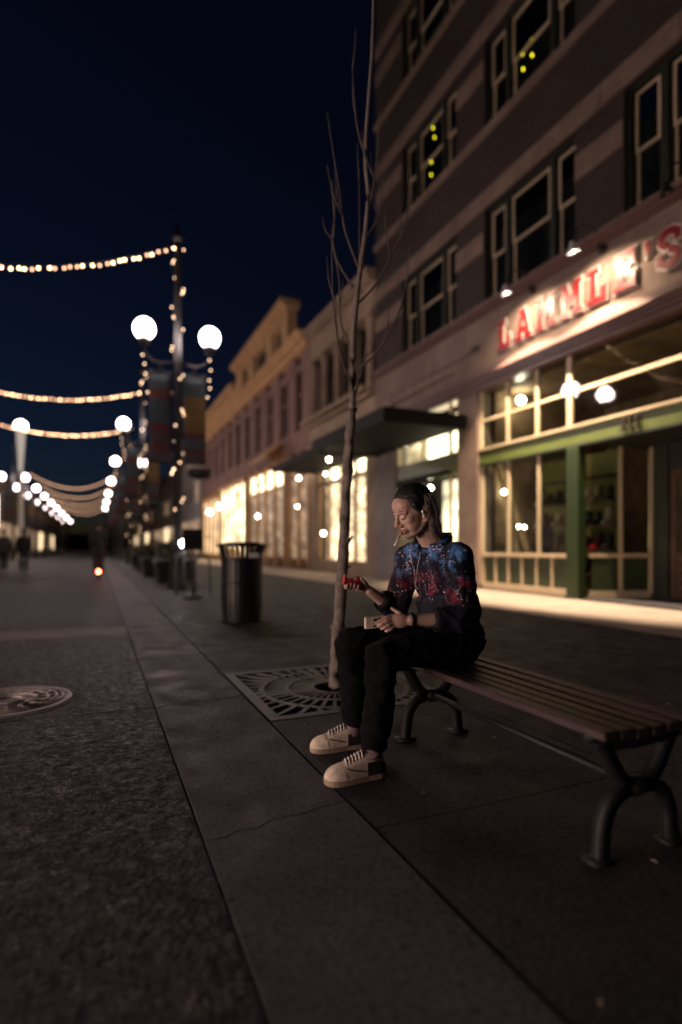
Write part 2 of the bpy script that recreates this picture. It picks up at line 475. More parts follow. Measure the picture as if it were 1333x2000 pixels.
# ================================================================== BRICK BUILDING (right)
FX = 8.85
bb = tag(empty('brick_building', (FX, 9, 0)), 'tall dark brick building with stone bands above the green shopfront', 'building')
BY0, BY1 = 0.0, 17.57
BAYS = [1.95, 6.05, 10.12, 14.25]
HW = 1.46
FLOORS = [(7.10, 9.40), (11.40, 13.60), (15.55, 17.75)]
wall = MB()
XI = FX+.42
def yspans(lo, hi):
    e = [lo]
    for c in BAYS: e += [c-HW, c+HW]
    e.append(hi); return [(e[i], e[i+1]) for i in range(0, len(e), 2)]
zc = 6.75
for (z0, z1) in FLOORS:
    wall.box(FX, XI, BY0, BY1, zc, z0)
    for a, b in yspans(BY0, BY1): wall.box(FX, XI, a, b, z0, z1)
    zc = z1
wall.box(FX, XI, BY0, BY1, zc, 22)
wall.box(XI+.002, 20, BY1-.3, BY1, 0, 22)
wall.box(XI+.002, 20, BY0, BY0+.3, 0, 22)
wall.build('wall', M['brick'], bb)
MB().box(FX+.002, 20, BY0+.3, BY1-.3, 21.7, 21.9).build('roof', M['roof'], bb)
def block_band(z0, z1, proud, spans, L, name='stone_block', m='stone', seed=0):
    rnd = random.Random(seed)
    for a, b in spans:
        n = max(1, round((b-a)/L)); st = (b-a)/n
        for k in range(n):
            d = proud+rnd.uniform(0, .012)
            MB().box(FX-d, FX-.0005, a+k*st+.004, a+(k+1)*st-.004, z0+.002, z1-.002).build(name, M[m], bb, bevel=.012)
full = [(BY0, BY1)]
block_band(6.95, 7.09, .10, full, 1.8, seed=1)
for i, (z0, z1) in enumerate(FLOORS):
    block_band(z1+.02, z1+.46, .05, full, 1.55, seed=10+i)
    block_band(z0+1.28, z0+1.78, .03, yspans(BY0, BY1), 1.3, seed=20+i)
    if i: block_band(z0-.22, z0-.01, .09, full, 1.7, seed=30+i)
block_band(20.6, 21.2, .15, full, 2.0, seed=40); block_band(21.2, 22.1, .40, full, 2.4, seed=41)

def sash_window(par, y0, y1, z0, z1, tone):
    """double hung window: dark box frame, cream upper sash, lower sash set back"""
    zm = z0+(z1-z0)*.47; X = FX+.16
    wn = MB().box(X+.03, X+.07, y0, y0+.05, z0, z1).box(X+.03, X+.07, y1-.05, y1, z0, z1).box(X+.03, X+.07, y0+.05, y1-.05, z1-.05, z1).box(X+.03, X+.07, y0+.05, y1-.05, z0, z0+.06).build('window', M['dkgreen'], par)
    b = .048; a0, a1 = y0+.052, y1-.052
    up = MB().box(X, X+.045, a0, a0+b, zm, z1-.06).box(X, X+.045, a1-b, a1, zm, z1-.06).box(X+.001, X+.044, a0+b, a1-b, z1-.06-b, z1-.06).box(X+.001, X+.044, a0+b, a1-b, zm, zm+b)
    up.build('upper_sash', M[tone], wn)
    MB().box(X+.045, X+.085, a1-b, a1-.004, z0+.06, zm-.002).build('lower_stile', M[tone], wn)
    MB().box(X+.046, X+.084, a0, a0+.04, z0+.06, zm-.002).box(X+.047, X+.083, a0+.04, a1-b, z0+.062, z0+.12).build('lower_sash', M['dkgreen'], wn)  # rest of the cream lower sash, coloured dark to stand in for shade
    MB().box(X+.02, X+.026, a0+b-.005, a1-b+.005, zm+b-.005, z1-.055-b).build('pane', M['glass'], wn)
    MB().box(X+.062, X+.068, a0+.03, a1-b+.005, z0+.1, zm).build('pane', M['glass'], wn)
    return wn
for fi, (z0, z1) in enumerate(FLOORS):
    for bi, c in enumerate(BAYS):
        for u0, u1 in ((-1.40, -.80), (-.66, .66), (.80, 1.40)):
            sash_window(bb, c+u0, c+u1, z0+.08, z1-.06, 'cream')
        mu = MB()
        for u in (-.73, .73): mu.box(FX+.10, FX+.30, c+u-.066, c+u+.066, z0+.02, z1-.02)
        for u in (-1.43, 1.43): mu.box(FX+.12, FX+.30, c+u-.028, c+u+.028, z0+.02, z1-.02)
        mu.box(FX+.11, FX+.30, c-1.4, c+1.4, z1-.058, z1-.004).box(FX+.11, FX+.30, c-1.4, c+1.4, z0+.004, z0+.078)
        mu.build('mullions', M['dkgreen'], bb)
    MB().box(XI+.9, XI+.95, BY0+.4, BY1-.4, z0-.3, z1+.3).build('dark_room', M['roomdark'], bb)
# bulbs hanging inside the third floor windows
for k, (y, z) in enumerate([(10.32, 12.72), (10.30, 12.37), (10.62, 12.66), (10.9, 12.58), (10.6, 12.28), (10.88, 12.22), (14.5, 13.66-.12), (14.42, 13.2), (14.6, 12.58), (14.6, 12.2)]):
    q = MB().ell((FX+.36, y, z), (.022, .022, .042), nu=10, nv=8).build('yellow_bulb', M['yellow'], smooth=True)
    nm = ['topmost right', 'second on the right', 'upper middle', 'left of the middle pair', 'lower middle', 'lowest left'][k] if k < 6 else ['topmost', 'second', 'third', 'lowest'][k-6]
    tag(q, ('%s yellow bulb behind the wide third floor window over the sign' if k < 6 else '%s small yellow bulb in the third floor window near the bare tree') % nm, 'bulb', 'yellow bulbs in the upper windows')

# ---- ground floor: cornices, frieze, pilasters
MB().box(FX-.05, XI, BY0, BY1, 5.42, 6.748).build('frieze', M['frieze'], bb)
ld = MB()
for d, z0, z1 in ((.10, 6.752, 6.80), (.16, 6.802, 6.86), (.22, 6.862, 6.948)): ld.box(FX-d, FX-.002, BY0, BY1+.05, z0, z1)
ld.build('ledge', M['cornice'], bb)
for d, z0, z1 in ((.10, 4.95, 5.04), (.16, 5.05, 5.11), (.20, 5.12, 5.20), (.25, 5.21, 5.25), (.22, 5.262, 5.33), (.15, 5.342, 5.415)):
    MB().box(FX-d, FX+.30, BY0, BY1+.04, z0, z1).build('cornice_moulding', M['cornice'], bb)
for y0, y1, m in ((11.80, 12.68, 'frieze'), (16.1, 17.57, 'grey_stone'), (0, 1.2, 'grey_stone')):
    zz = .0
    for h in (.32, 1.15, 1.15, 1.15, 1.17):
        MB().box(FX-.04, FX+.4, y0+.003, y1-.003, zz+.003, zz+h-.003).build('pilaster_block', M[m], bb, bevel=.008); zz += h
MB().tube([(FX-.075, 16.8, 5.98), (FX-.075, 12.2, 5.98), (FX-.075, 11.9, 6.05)], .025, 8).tube([(FX-.075, 16.3, 5.5), (FX-.075, 16.3, 5.98)], .02, 8).build('conduit_pipe', M['cornice'], bb)
MB().box(FX-.09, FX-.05, 11.72, 12.02, 5.98, 6.1).build('conduit_box', M['iron'], bb)

# ---- green shopfront
SX = FX+.06
sf = MB().box(SX-.06, SX+.12, 1.2, 11.80, 3.11, 3.44).build('fascia', M['green'], bb)
MB().box(SX-.10, SX+.10, 1.2, 11.80, 3.445, 3.50).build('fascia_cap', M['cream'], bb)
MB().box(SX-.08, SX+.1, 1.2, 11.80, 3.06, 3.105).build('fascia_bead', M['dkgreen'], bb)
def bars(name, X0, X1, rects, m): 
    for y0, y1, z0, z1 in rects: MB().box(X0, X1, y0, y1, z0, z1).build(name, M[m], bb, bevel=.006)
vs = [(11.72, 11.80), (10.72, 10.80), (9.75, 9.83), (8.80, 8.92), (4.0, 4.1)]
bars('transom_mullion', SX-.035, SX+.04, [(a, b, 3.502, 4.945) for a, b in vs], 'cream')
bars('transom_rail', SX-.02, SX+.03, [(10.80, 11.72, 4.17, 4.23), (9.83, 10.72, 4.17, 4.23), (8.92, 9.75, 4.17, 4.23), (4.1, 8.80, 4.16, 4.24)], 'cream')
for a, b in ((10.80, 11.72), (9.83, 10.72), (8.92, 9.75), (4.1, 8.80)):
    for z0, z1 in ((3.50, 4.17), (4.23, 4.945)):
        MB().box(SX+.001, SX+.008, a, b, z0, z1).build('transom_pane', M['glass'], bb)
# display window
bars('display_mullion', SX-.03, SX+.05, [(11.68, 11.80, .10, 3.058), (10.70, 10.77, .90, 3.058), (9.71, 9.78, .90, 3.058)], 'cream')
bars('display_sill', SX-.06, SX+.06, [(8.88, 11.68, .82, .898)], 'cream')
bars('display_base', SX-.05, SX+.06, [(8.88, 11.68, .03, .17)], 'cream')
for a, b in ((10.77, 11.68), (9.78, 10.70), (8.88, 9.71)): MB().box(SX+.005, SX+.012, a, b, .90, 3.058).build('display_pane', M['glass'], bb)
e = np.linspace(8.88, 11.68, 7)
for k in range(6):
    MB().box(SX+.0, SX+.05, e[k]+.03, e[k+1]-.03, .19, .80).build('riser_panel', M['panelgreen'], bb, bevel=.015)
bars('riser_stile', SX-.03, SX+.05, [(e[k]-.028, e[k]+.028, .172, .818) for k in range(0, 7)], 'cream')
MB().box(SX-.10, SX+.10, 8.55, 8.874, .06, 3.055).box(SX-.14, SX+.12, 8.51, 8.90, .0, .058).build('green_post', M['greenpost'], bb, bevel=.01)
# recessed entry: angled return window and timber doors
p0, p1 = Vector((SX+.10, 8.44, 0)), Vector((SX+1.35, 8.02, 0))
d = (p1-p0); Ld = d.length; d.normalize(); nn = Vector((-d.y, d.x, 0))
def obox(u0, u1, z0, z1, t0, t1):
    pts = [p0+d*u0+nn*t0, p0+d*u1+nn*t0, p0+d*u1+nn*t1, p0+d*u0+nn*t1]
    return MB().prism([(p.x, p.y) for p in pts], 'z', z0, z1)
for u0, u1 in ((.02, .60), (.66, 1.24)): obox(u0, u1, .92, 3.05, .0, .008).build('return_pane', M['glass'], bb)
for u0, u1 in ((.60, .66), (1.24, 1.30)): obox(u0, u1, .1, 3.05, -.03, .03).build('return_mullion', M['cream'], bb)
obox(.0, 1.24, .84, .915, -.04, .04).build('return_sill', M['cream'], bb)
for u0, u1 in ((.05, .56), (.68, 1.2)): obox(u0, u1, .18, .80, -.02, .03).build('return_panel', M['panelgreen'], bb)
obox(-.0, 1.24, .0, .17, -.03, .04).build('return_base', M['cream'], bb)
DX = SX+1.4
MB().box(DX-.02, DX+.1, 7.72, 8.10, 0.02, 3.1).build('door_jamb', M['dkgreen'], bb)
MB().box(DX+.02, DX+.1, 4.0, 7.72, 2.55, 3.1).build('door_head', M['dkgreen'], bb)
for k, (y0, y1) in enumerate(((6.72, 7.70), (5.72, 6.70))):
    dr = MB().box(DX, DX+.05, y0+.02, y0+.15, .03, 2.54).box(DX, DX+.05, y1-.15, y1-.02, .03, 2.54).box(DX+.002, DX+.048, y0+.15, y1-.15, .03, .25).box(DX+.002, DX+.048, y0+.15, y1-.15, .82, .95).box(DX+.002, DX+.048, y0+.15, y1-.15, 2.4, 2.54).build('door', M['wood'], bb)
    MB().box(DX+.02, DX+.026, y0+.15, y1-.15, .95, 2.4).build('door_pane', M['glass'], dr)
    for z0 in (.27, .45, .63): MB().box(DX+.012, DX+.04, y0+.152, y1-.152, z0, z0+.165).build('door_board', M['wood'], dr)
    MB().box(DX-.012, DX, (y0+.04) if k == 0 else (y1-.10), (y0+.10) if k == 0 else (y1-.04), 1.0, 1.35).tube([(DX-.012, y0+.07 if k == 0 else y1-.07, 1.08), (DX-.06, y0+.07 if k == 0 else y1-.07, 1.1), (DX-.06, y0+.07 if k == 0 else y1-.07, 1.27), (DX-.012, y0+.07 if k == 0 else y1-.07, 1.29)], .012, 6).build('door_handle', M['label'], dr)
MB().box(DX+.02, DX+.3, 4.0, 5.70, 0.02, 2.55).build('side_wall', M['wood'], bb)
MB().box(FX-.02, DX+.4, 4.0, 8.42, -.09, .03).build('entry_step', M['walk'], bb)
MB().box(SX-.09, SX+.2, 8.9, 11.8, -.09, .028).build('plinth', M['kerb'], bb)
MB().box(SX+.14, DX+.3, 4.0, 8.44, 3.1, 3.14).build('entry_soffit', M['dkgreen'], bb)
bars('wall_panel', SX-.02, SX+.1, [(1.2, 4.0, .02, 3.05)], 'panelgreen')
# shop interior
rm = MB().box(FX+4.2, FX+4.3, 4, 11.75, .03, 4.95).box(FX+.45, FX+4.2, 11.70, 11.78, .03, 4.95).box(FX+1.8, FX+4.2, 4, 4.08, .03, 4.95)
rm.build('shop_room', M['room'], bb)
MB().box(FX+.2, FX+4.2, 8.5, 11.7, .0, .04).build('shop_floor', M['wood'], bb)
MB().box(FX+.44, FX+4.3, 1.2, 11.78, 4.96, 5.0).build('shop_ceiling', M['room'], bb)

def txt3d(par, strokes, y0, z0, wd, ht, X, m_face, m_edge, name):
    """one slab-serif letter cut from board: pale edge plate and coloured face"""
    def cvt(poly): return [(y0-u*wd, z0+v*ht) for u, v in poly]
    def grow(poly, g):
        c = Vector((sum(p[0] for p in poly)/len(poly), sum(p[1] for p in poly)/len(poly))); n = len(poly); res = []
        for i in range(n):
            a, b, e2 = Vector(poly[i-1]), Vector(poly[i]), Vector(poly[(i+1) % n])
            def off(p, q):
                t = (q-p).normalized(); nrm = Vector((t.y, -t.x))
                if nrm.dot((p+q)/2-c) < 0: nrm = -nrm
                return p+nrm*g, t
            q1, t1 = off(a, b); q2, t2 = off(b, e2)
            den = t1.x*t2.y-t1.y*t2.x
            if abs(den) < 1e-5: res.append(tuple(q2)); continue
            s = ((q2.x-q1.x)*t2.y-(q2.y-q1.y)*t2.x)/den
            r = q1+t1*s
            if (r-b).length > 3*g: r = b+(r-b).normalized()*g*1.5
            res.append(tuple(r))
        return res
    ed = MB(); fa = MB()
    for k, s in enumerate(strokes):
        P = cvt(s)
        if m_edge: ed.prism(grow(P, .026), 'x', X-.05-.0012*k, X-.008)
        fa.prism(P, 'x', X-.075-.0012*k, X-.03)
    if m_edge:
        o = ed.build(name, m_edge, par); fa.build('letter_face', m_face, o)
    else: o = fa.build(name, m_face, par)
    return o
def rect(a, b, c, d2): return [(a, c), (b, c), (b, d2), (a, d2)]
def arcband(cx, cy, rx, ry, a0, a1, wd, n=9):
    res = []; A = np.linspace(R(a0), R(a1), n)
    for i in range(n-1):
        o1 = (cx+rx*math.cos(A[i]), cy+ry*math.sin(A[i])); o2 = (cx+rx*math.cos(A[i+1]), cy+ry*math.sin(A[i+1]))
        i1 = (cx+(rx-wd)*math.cos(A[i]), cy+(ry-wd*.8)*math.sin(A[i])); i2 = (cx+(rx-wd)*math.cos(A[i+1]), cy+(ry-wd*.8)*math.sin(A[i+1]))
        res.append([o1, o2, i2, i1])
    return res
LET = {
 'L': [rect(.14, .42, 0, 1), rect(0, .6, .84, 1), rect(0, 1, 0, .18), rect(.74, 1, .1, .44)],
 'A': [[(.06, 0), (.30, 0), (.56, 1), (.38, 1)], [(.66, 0), (.94, 0), (.64, 1), (.46, 1)], rect(.24, .78, .28, .42), rect(-.04, .40, 0, .14), rect(.56, 1.04, 0, .14), rect(.28, .6, .86, 1)],
 'M': [rect(.06, .27, 0, 1), rect(.73, .94, 0, 1), [(.10, 1), (.29, 1), (.565, .34), (.435, .34)], [(.90, 1), (.71, 1), (.435, .34), (.565, .34)], rect(-.04, .38, 0, .14), rect(.62, 1.04, 0, .14), rect(-.04, .3, .87, 1), rect(.7, 1.04, .87, 1)],
 'E': [rect(.12, .42, 0, 1), rect(0, .98, .83, 1), rect(0, 1, 0, .17), rect(.4, .72, .42, .58), rect(.76, .98, .6, .9), rect(.78, 1, .1, .42), rect(.6, .76, .34, .66)],
 "'": [[(.1, .95), (.5, .95), (.42, .62), (.22, .55)]],
 'S': arcband(.5, .74, .46, .27, 20, 270, .24, 10)+arcband(.5, .27, .46, .28, 90, -160, .24, 10)+[rect(.72, .96, .62, .86), rect(.04, .28, .12, .40)],
}
sg = tag(empty('shop_sign', (FX-.05, 8.6, 5.68)), "red raised letters with pale edges spelling LAMMLE'S on the stone frieze", 'sign')
for ch, y, wd in (('L', 10.92, .42), ('A', 10.30, .50), ('M', 9.62, .52), ('M', 8.93, .52), ('L', 8.23, .42), ('E', 7.62, .44), ("'", 7.04, .34), ('S', 6.76, .46)):
    o = txt3d(sg, LET[ch], y, 5.68, wd, .68, FX-.05, M['red'], M['white'], 'letter')
nb = tag(empty('house_number', (SX-.06, 7.4, 3.2)), 'dark house number 211 on the green fascia', 'number')
N2 = arcband(.5, .72, .45, .28, 160, -50, .26, 8)+[[(.0, .0), (.3, .0), (.85, .55), (.62, .62)], rect(0, 1, 0, .18)]
N1 = [rect(.36, .66, 0, 1), [(.36, 1), (.36, .8), (.12, .68), (.12, .84)], rect(.1, .92, 0, .14)]
for s, y in ((N2, 7.54), (N1, 7.39), (N1, 7.25)): txt3d(nb, s, y, 3.155, .105, .235, SX-.055, M['number'], None, 'digit')

# ---- gooseneck sign lamps
def gooseneck(y, lit, label, aim):
    r = tag(empty('sign_lamp', (FX-.05, y, 6.7)), label, 'lamp', 'gooseneck lamps over the sign')
    MB().ell((FX-.085, y, 6.66), (.05, .085, .085)).build('mount', M['iron'], r, True)
    pth = [(FX-.1, y, 6.68)]
    for a in np.linspace(-30, 190, 14): pth.append((FX-.44+.30*math.cos(R(a)), y, 6.80+.24*math.sin(R(a))))
    pth.append((FX-.77, y, 6.66))
    MB().tube(pth, .016, 8, up=(0, 1, 0)).build('arm', M['iron'], r, True)
    hd = Vector((FX-.80, y, 6.52)); ax = Vector((.34, 0, -1)).normalized(); b = Vector((0, 1, 0)); c = ax.cross(b)
    pr = [(.03, -.14), (.045, -.10), (.06, -.06), (.10, .02), (.115, .05)]
    vs = []; n = 18
    for rr, h in pr: vs += [hd+ax*h+b*(rr*math.cos(2*math.pi*k/n))+c*(rr*math.sin(2*math.pi*k/n)) for k in range(n)]
    fs = [(i*n+k, i*n+(k+1) % n, (i+1)*n+(k+1) % n, (i+1)*n+k) for i in range(len(pr)-1) for k in range(n)]+[tuple(range(n))]
    MB().add(vs, fs).build('shade', M['label'] if lit else M['iron'], r, True)
    MB().ell(hd+ax*.0, .045, nu=12, nv=8).build('lamp_bulb', M['lampface'] if lit else M['white'], r, True)
    if lit:
        # soft wash on the letters and the stronger downward beam of the reflector
        for nm, pw, ang, size, bl in (('sign_wash', SPOT*.075, 46, 112, .8), ('sign_beam', SPOT, aim, 57, .5)):
            ld = bpy.data.lights.new(nm, 'SPOT'); ld.energy = pw; ld.color = (1, .74, .50)
            ld.spot_size = R(size); ld.spot_blend = bl; ld.shadow_soft_size = .03
            lo = bpy.data.objects.new(nm, ld); COL.objects.link(lo); lo.parent = r
            lo.location = hd+ax*.06-Vector(ORI[r])
            lo.rotation_euler = Vector((math.tan(R(ang)), 0, -1)).to_track_quat('-Z', 'Y').to_euler(); lo.scale = (1.9, 1, 1)
gooseneck(9.80, True, 'lit gooseneck lamp above the letter A of the sign', 10)
gooseneck(7.93, True, 'lit gooseneck lamp above the second L of the sign', 13)
gooseneck(6.06, False, 'unlit gooseneck lamp above the letter S at the right edge', None)

# ---- second shop of the brick building
bars('shop_mullion', SX-.03, SX+.05, [(12.70, 12.78, .05, 4.94), (13.10, 13.18, .05, 4.94), (14.55, 14.63, .05, 4.94), (16.02, 16.1, .05, 4.94)], 'cream')
bars('shop_fascia', SX-.05, SX+.1, [(12.79, 16.01, 3.02, 3.60)], 'green')
bars('shop_rail', SX-.02, SX+.05, [(12.79, 13.09, 4.45, 4.52), (13.19, 14.54, 4.45, 4.52), (14.64, 16.01, 4.45, 4.52)], 'cream')
for a, b in ((12.78, 13.10), (13.18, 14.55), (14.63, 16.02)):
    MB().box(SX+.02, SX+.028, a, b, 3.6, 4.94).build('transom_pane', M['glass'], bb)
    MB().box(SX+.02, SX+.028, a, b, .1, 3.02).build('shop_pane', M['glass'], bb)
MB().box(SX+.7, SX+.75, 12.69, 15.4, 3.3, 4.94).build('lit_back_wall', M['litA'], bb)
MB().box(SX+.7, SX+.75, 15.42, 17.3, 3.3, 4.94).build('lit_side_wall', M['litB'], bb)
MB().box(SX+.55, SX+.6, 13.30, 14.35, .1, 2.98).build('lit_doorway', M['litC'], bb)
MB().box(SX+.8, SX+.85, 14.37, 17.3, .1, 3.28).build('dark_room', M['roomdark'], bb)
cn = tag(empty('entrance_canopy', (FX, 14.5, 4.2)), 'flat black canopy projecting over the lit entrance beside the brick building', 'canopy')
MB().box(6.4, FX-.05, 12.30, 17.2, 4.14, 4.22).build('deck', M['black'], cn)
MB().box(6.38, 6.46, 12.25, 17.25, 4.10, 4.46).box(6.46, FX-.05, 12.25, 12.33, 4.10, 4.46).box(6.46, FX-.05, 17.17, 17.25, 4.10, 4.46).build('fascia_board', M['black'], cn)
for y in (12.8, 16.7): MB().tube([(6.5, y, 4.4), (FX-.06, y, 5.7)], .018, 6).build('tie_rod', M['black'], cn)
aw = tag(empty('door_awning', (FX, 14.3, 2.9)), 'small black fabric awning over the dark shop door behind the man', 'awning')
MB().prism([(FX-.0, 3.16), (FX-.75, 2.98), (FX-.75, 2.92), (FX-.0, 3.10)], 'y', 13.1, 14.75).build('cover', M['black'], aw)
MB().prism([(FX-.75, 2.92), (FX-.76, 2.92), (FX-.76, 2.74), (FX-.75, 2.74)], 'y', 13.1, 14.75).build('valance', M['black'], aw)

# ================================================================== STONE BUILDING (second)
b2 = tag(empty('stone_building', (FX, 20.9, 0)), 'narrow pale stone building with engaged columns beyond the canopy', 'building')
Y0, Y1 = 17.62, 24.15
MB().box(FX+.3, 20, Y0, Y1, 4.4, 10.7).box(FX, FX+.3, Y0, Y1, 9.3, 10.5).box(FX, FX+.3, Y0, Y1, 4.9, 6.3).box(FX+.01, FX+.3, Y0, Y0+.8, 0, 4.9).box(FX+.01, FX+.3, Y1-.8, Y1, 0, 4.9).build('wall', M['tan_stone'], b2)
for d, z0, z1 in ((.15, 9.2, 9.38), (.25, 10.3, 10.45), (.34, 10.46, 10.72), (.25, 6.3, 6.42), (.5, 6.43, 6.6)):
    MB().box(FX-d, FX+.28, Y0+.01, Y1-.01, z0, z1).build('cornice', M['tan_stone'], b2)
for y in (18.0, 19.5, 21.0, 22.4, 23.7):
    MB().lathe([(.22, 0), (.22, .15), (.16, .2), (.15, 2.3), (.19, 2.42), (.22, 2.58)], 14, (FX+.02, y, 6.61)).build('column', M['tan_stone'], b2, True)
for y in (18.75, 20.25, 21.7, 23.05):
    wn = MB().box(FX+.18, FX+.298, y-.48, y-.40, 6.7, 9.1).box(FX+.18, FX+.298, y+.40, y+.48, 6.7, 9.1).box(FX+.18, FX+.298, y-.4, y+.4, 7.9, 7.97).build('window', M['dkgreen'], b2)
    MB().box(FX+.24, FX+.25, y-.40, y+.40, 6.7, 9.1).build('pane', M['darkglass'], wn)
MB().box(6.9, FX-.01, 18.2, 23.6, 4.25, 4.5).build('canopy', M['black'], b2)
MB().box(FX+.5, FX+.55, Y0+.8, Y1-.8, .5, 3.7).build('lit_window', M['litB'], b2)
MB().box(FX+.5, FX+.55, Y0+.8, Y1-.8, 3.75, 4.85).build('lit_transom', M['litC'], b2)
for y in (18.45, 19.55, 20.9, 22.2, 23.3): MB().box(FX+.1, FX+.2, y-.07, y+.07, .05, 4.9).build('mullion', M['tan_stone'], b2)
MB().box(FX+.02, FX+.4, Y0+.81, Y1-.81, .0, .5).build('stallriser', M['tan_stone'], b2)
MB().box(FX+.03, FX+.25, Y0+.81, Y1-.81, 3.68, 3.8).build('transom_bar', M['tan_stone'], b2)

# ================================================================== CORNICED BRICK BUILDING (third)
b3 = tag(empty('corniced_building', (FX, 38, 0)), 'long two storey brick building with a tall warm lit parapet and cornice', 'building')
Y0, Y1 = 24.2, 52.5
MB().box(FX+.25, 22, Y0, Y1, .1, 11.2).box(FX, FX+.25, Y0, Y1, 5.6, 6.6).build('wall', M['brick2'], b3)
ys = np.linspace(Y0, Y1, 12)
for k in range(12):
    y = min(max(ys[k], Y0+.55), Y1-.55); MB().box(FX, FX+.25, y-.55, y+.55, 6.61, 10.2).build('brick_pier', M['brick2'], b3)
for k in range(11):
    y = (ys[k]+ys[k+1])/2
    wn = MB().box(FX+.1, FX+.2, y-.62, y+.62, 6.65, 6.75).box(FX+.1, FX+.2, y-.62, y+.62, 8.3, 8.38).box(FX+.1, FX+.2, y-.05, y+.05, 6.75, 9.4).box(FX+.02, FX+.24, y-.68, y+.68, 9.4, 9.75).build('window', M['brick2'], b3)
    MB().box(FX+.2, FX+.21, y-.68, y+.68, 6.62, 9.4).build('pane', M['darkglass'], wn)
for d, z0, z1 in ((.2, 10.2, 10.45), (.45, 10.46, 10.7), (.6, 10.71, 10.85)): MB().box(FX-d, FX+.3, Y0-.02, Y1, z0, z1).build('cornice', M['cream_stone'], b3)
# parapet with openings
P0, P1 = 27.2, 38.6
pr = MB().box(FX-.1, FX+.4, P0, P1, 10.86, 11.35).box(FX-.1, FX+.4, P0, P1, 12.65, 13.0)
e = [P0, 28.2, 30.0, 31.0, 34.2, 35.2, 37.0, P1]
for k in range(0, 8, 2): pr.box(FX-.1, FX+.4, e[k], e[k+1], 11.35, 12.65)
pr.build('parapet', M['cream_stone'], b3)
for k in (1, 3, 5): MB().box(FX+.3, FX+.38, e[k], e[k+1], 11.36, 12.64).build('parapet_recess', M['roofdark'] if 'roofdark' in M else M['brick'], b3)
for d, z0, z1 in ((.3, 13.01, 13.15), (.5, 13.16, 13.4)): MB().box(FX-d, FX+.5, P0-.2, P1+.2, z0, z1).build('coping', M['cream_stone'], b3)
MB().box(FX-.1, FX+.4, 38.65, Y1, 10.86, 11.9).build('low_parapet', M['cream_stone'], b3)
MB().box(FX-.45, FX+.4, 38.82, Y1, 11.91, 12.3).build('low_coping', M['cream_stone'], b3)
# shopfronts
def front(par, y0, y1, zt, lit, tr, n, aw=None):
    st = (y1-y0)/n
    for k in range(n):
        MB().box(FX+.12, FX+.16, y0+k*st+.1, y0+(k+1)*st-.1, .5, zt).build('lit_window', M[lit], par)
        if tr: MB().box(FX+.12, FX+.16, y0+k*st+.1, y0+(k+1)*st-.1, zt+.15, 5.3).build('lit_transom', M[tr], par)
    for k in range(n+1): MB().box(FX-.05, FX+.24, y0+k*st-.1, y0+k*st+.1, .0, 5.58).build('shop_pier', M['cream_stone'], par)
front(b3, 24.4, 27.2, 4.4, 'litD', 'litD', 2)
front(b3, 28.0, 35.2, 4.2, 'litD', 'litC', 4)
front(b3, 36.4, 44.0, 5.3, 'litC', None, 5)
front(b3, 45, 52, 5.0, 'litB', None, 4)
MB().prism([(FX-.02, 6.5), (FX-1.0, 5.7), (FX-1.0, 5.6), (FX-.02, 6.4)], 'y', 28.0, 31.4).build('awning', M['cream_stone'], b3)
MB().box(FX-.14, FX-.04, 36.2, 44.2, 5.32, 5.58).build('fascia', M['cream_stone'], b3)

# ================================================================== FAR BUILDINGS
def far_building(name, label, x0, x1, y0, y1, h, m, side, litrows, seed, shops=None):
    rnd = random.Random(seed)
    r = tag(empty(name, ((x0+x1)/2, (y0+y1)/2, 0)), label, 'building')
    MB().box(x0, x1, y0, y1, 0, h).build('wall', M[m], r)
    xf = x0 if side > 0 else x1
    MB().box(min(xf-side*.3, xf+side*.4), max(xf-side*.3, xf+side*.4), y0, y1, h+.002, h+.45).build('cornice', M['stone'], r)
    n = int((y1-y0)/2.6)
    for fl in range(int((h-4.5)/3.6)):
        z = 5.3+fl*3.6
        for k in range(n):
            y = y0+(k+.5)*(y1-y0)/n; lit = rnd.random() < litrows
            wn = MB().box(min(xf, xf-side*.06), max(xf, xf-side*.06), y-.6, y+.6, z, z+1.9).build('window', M['cream'], r)
            MB().box(min(xf-side*.061, xf-side*.08), max(xf-side*.061, xf-side*.08), y-.52, y+.52, z+.08, z+1.82).build('pane', M['litD'] if lit else M['darkglass'], wn)
    for k in range(max(1, n//2)):
        a = y0+k*(y1-y0)/max(1, n//2)+.3; b = a+(y1-y0)/max(1, n//2)-.6; q = rnd.random()
        MB().box(min(xf-side*.01, xf-side*.09), max(xf-side*.01, xf-side*.09), a, b, .5, 1.7 if shops else 3.6).build('shop_window', (M[shops] if -3 < (a+b)/2 < 9 else M['darkglass']) if shops else (M['litB'] if q < .35 else (M['litD'] if q < .8 else M['darkglass'])), r)  # with shops given, low glowing panes are added as fill on the man
    return r
far_building('far_building', 'grey block right after the corniced brick building down the street', 8.7, 22, 53, 72, 12, 'grey_stone', 1, .2, 1)
far_building('far_building', 'low stone building farther down the right side of the street', 8.9, 22, 73, 100, 9, 'stone', 1, .25, 2)
far_building('far_building', 'last tall building far down the right side of the street', 8.6, 24, 101, 150, 13, 'brick2', 1, .3, 3)
far_building('left_building', 'dark building at the left edge of the picture', -24, -9.3, 46, 66, 13, 'brick', -1, .0, 4)
far_building('left_building', 'lower far building on the left side of the street', -24, -9.2, 67, 95, 8, 'stone', -1, .3, 5)
far_building('left_building', 'farthest building on the left side of the street', -26, -9.4, 96, 150, 9, 'brick2', -1, .3, 6)
far_building('end_building', 'low dark building closing the far end of the street', -30, 30, 240, 250, 6, 'brick', 1, 0, 7)
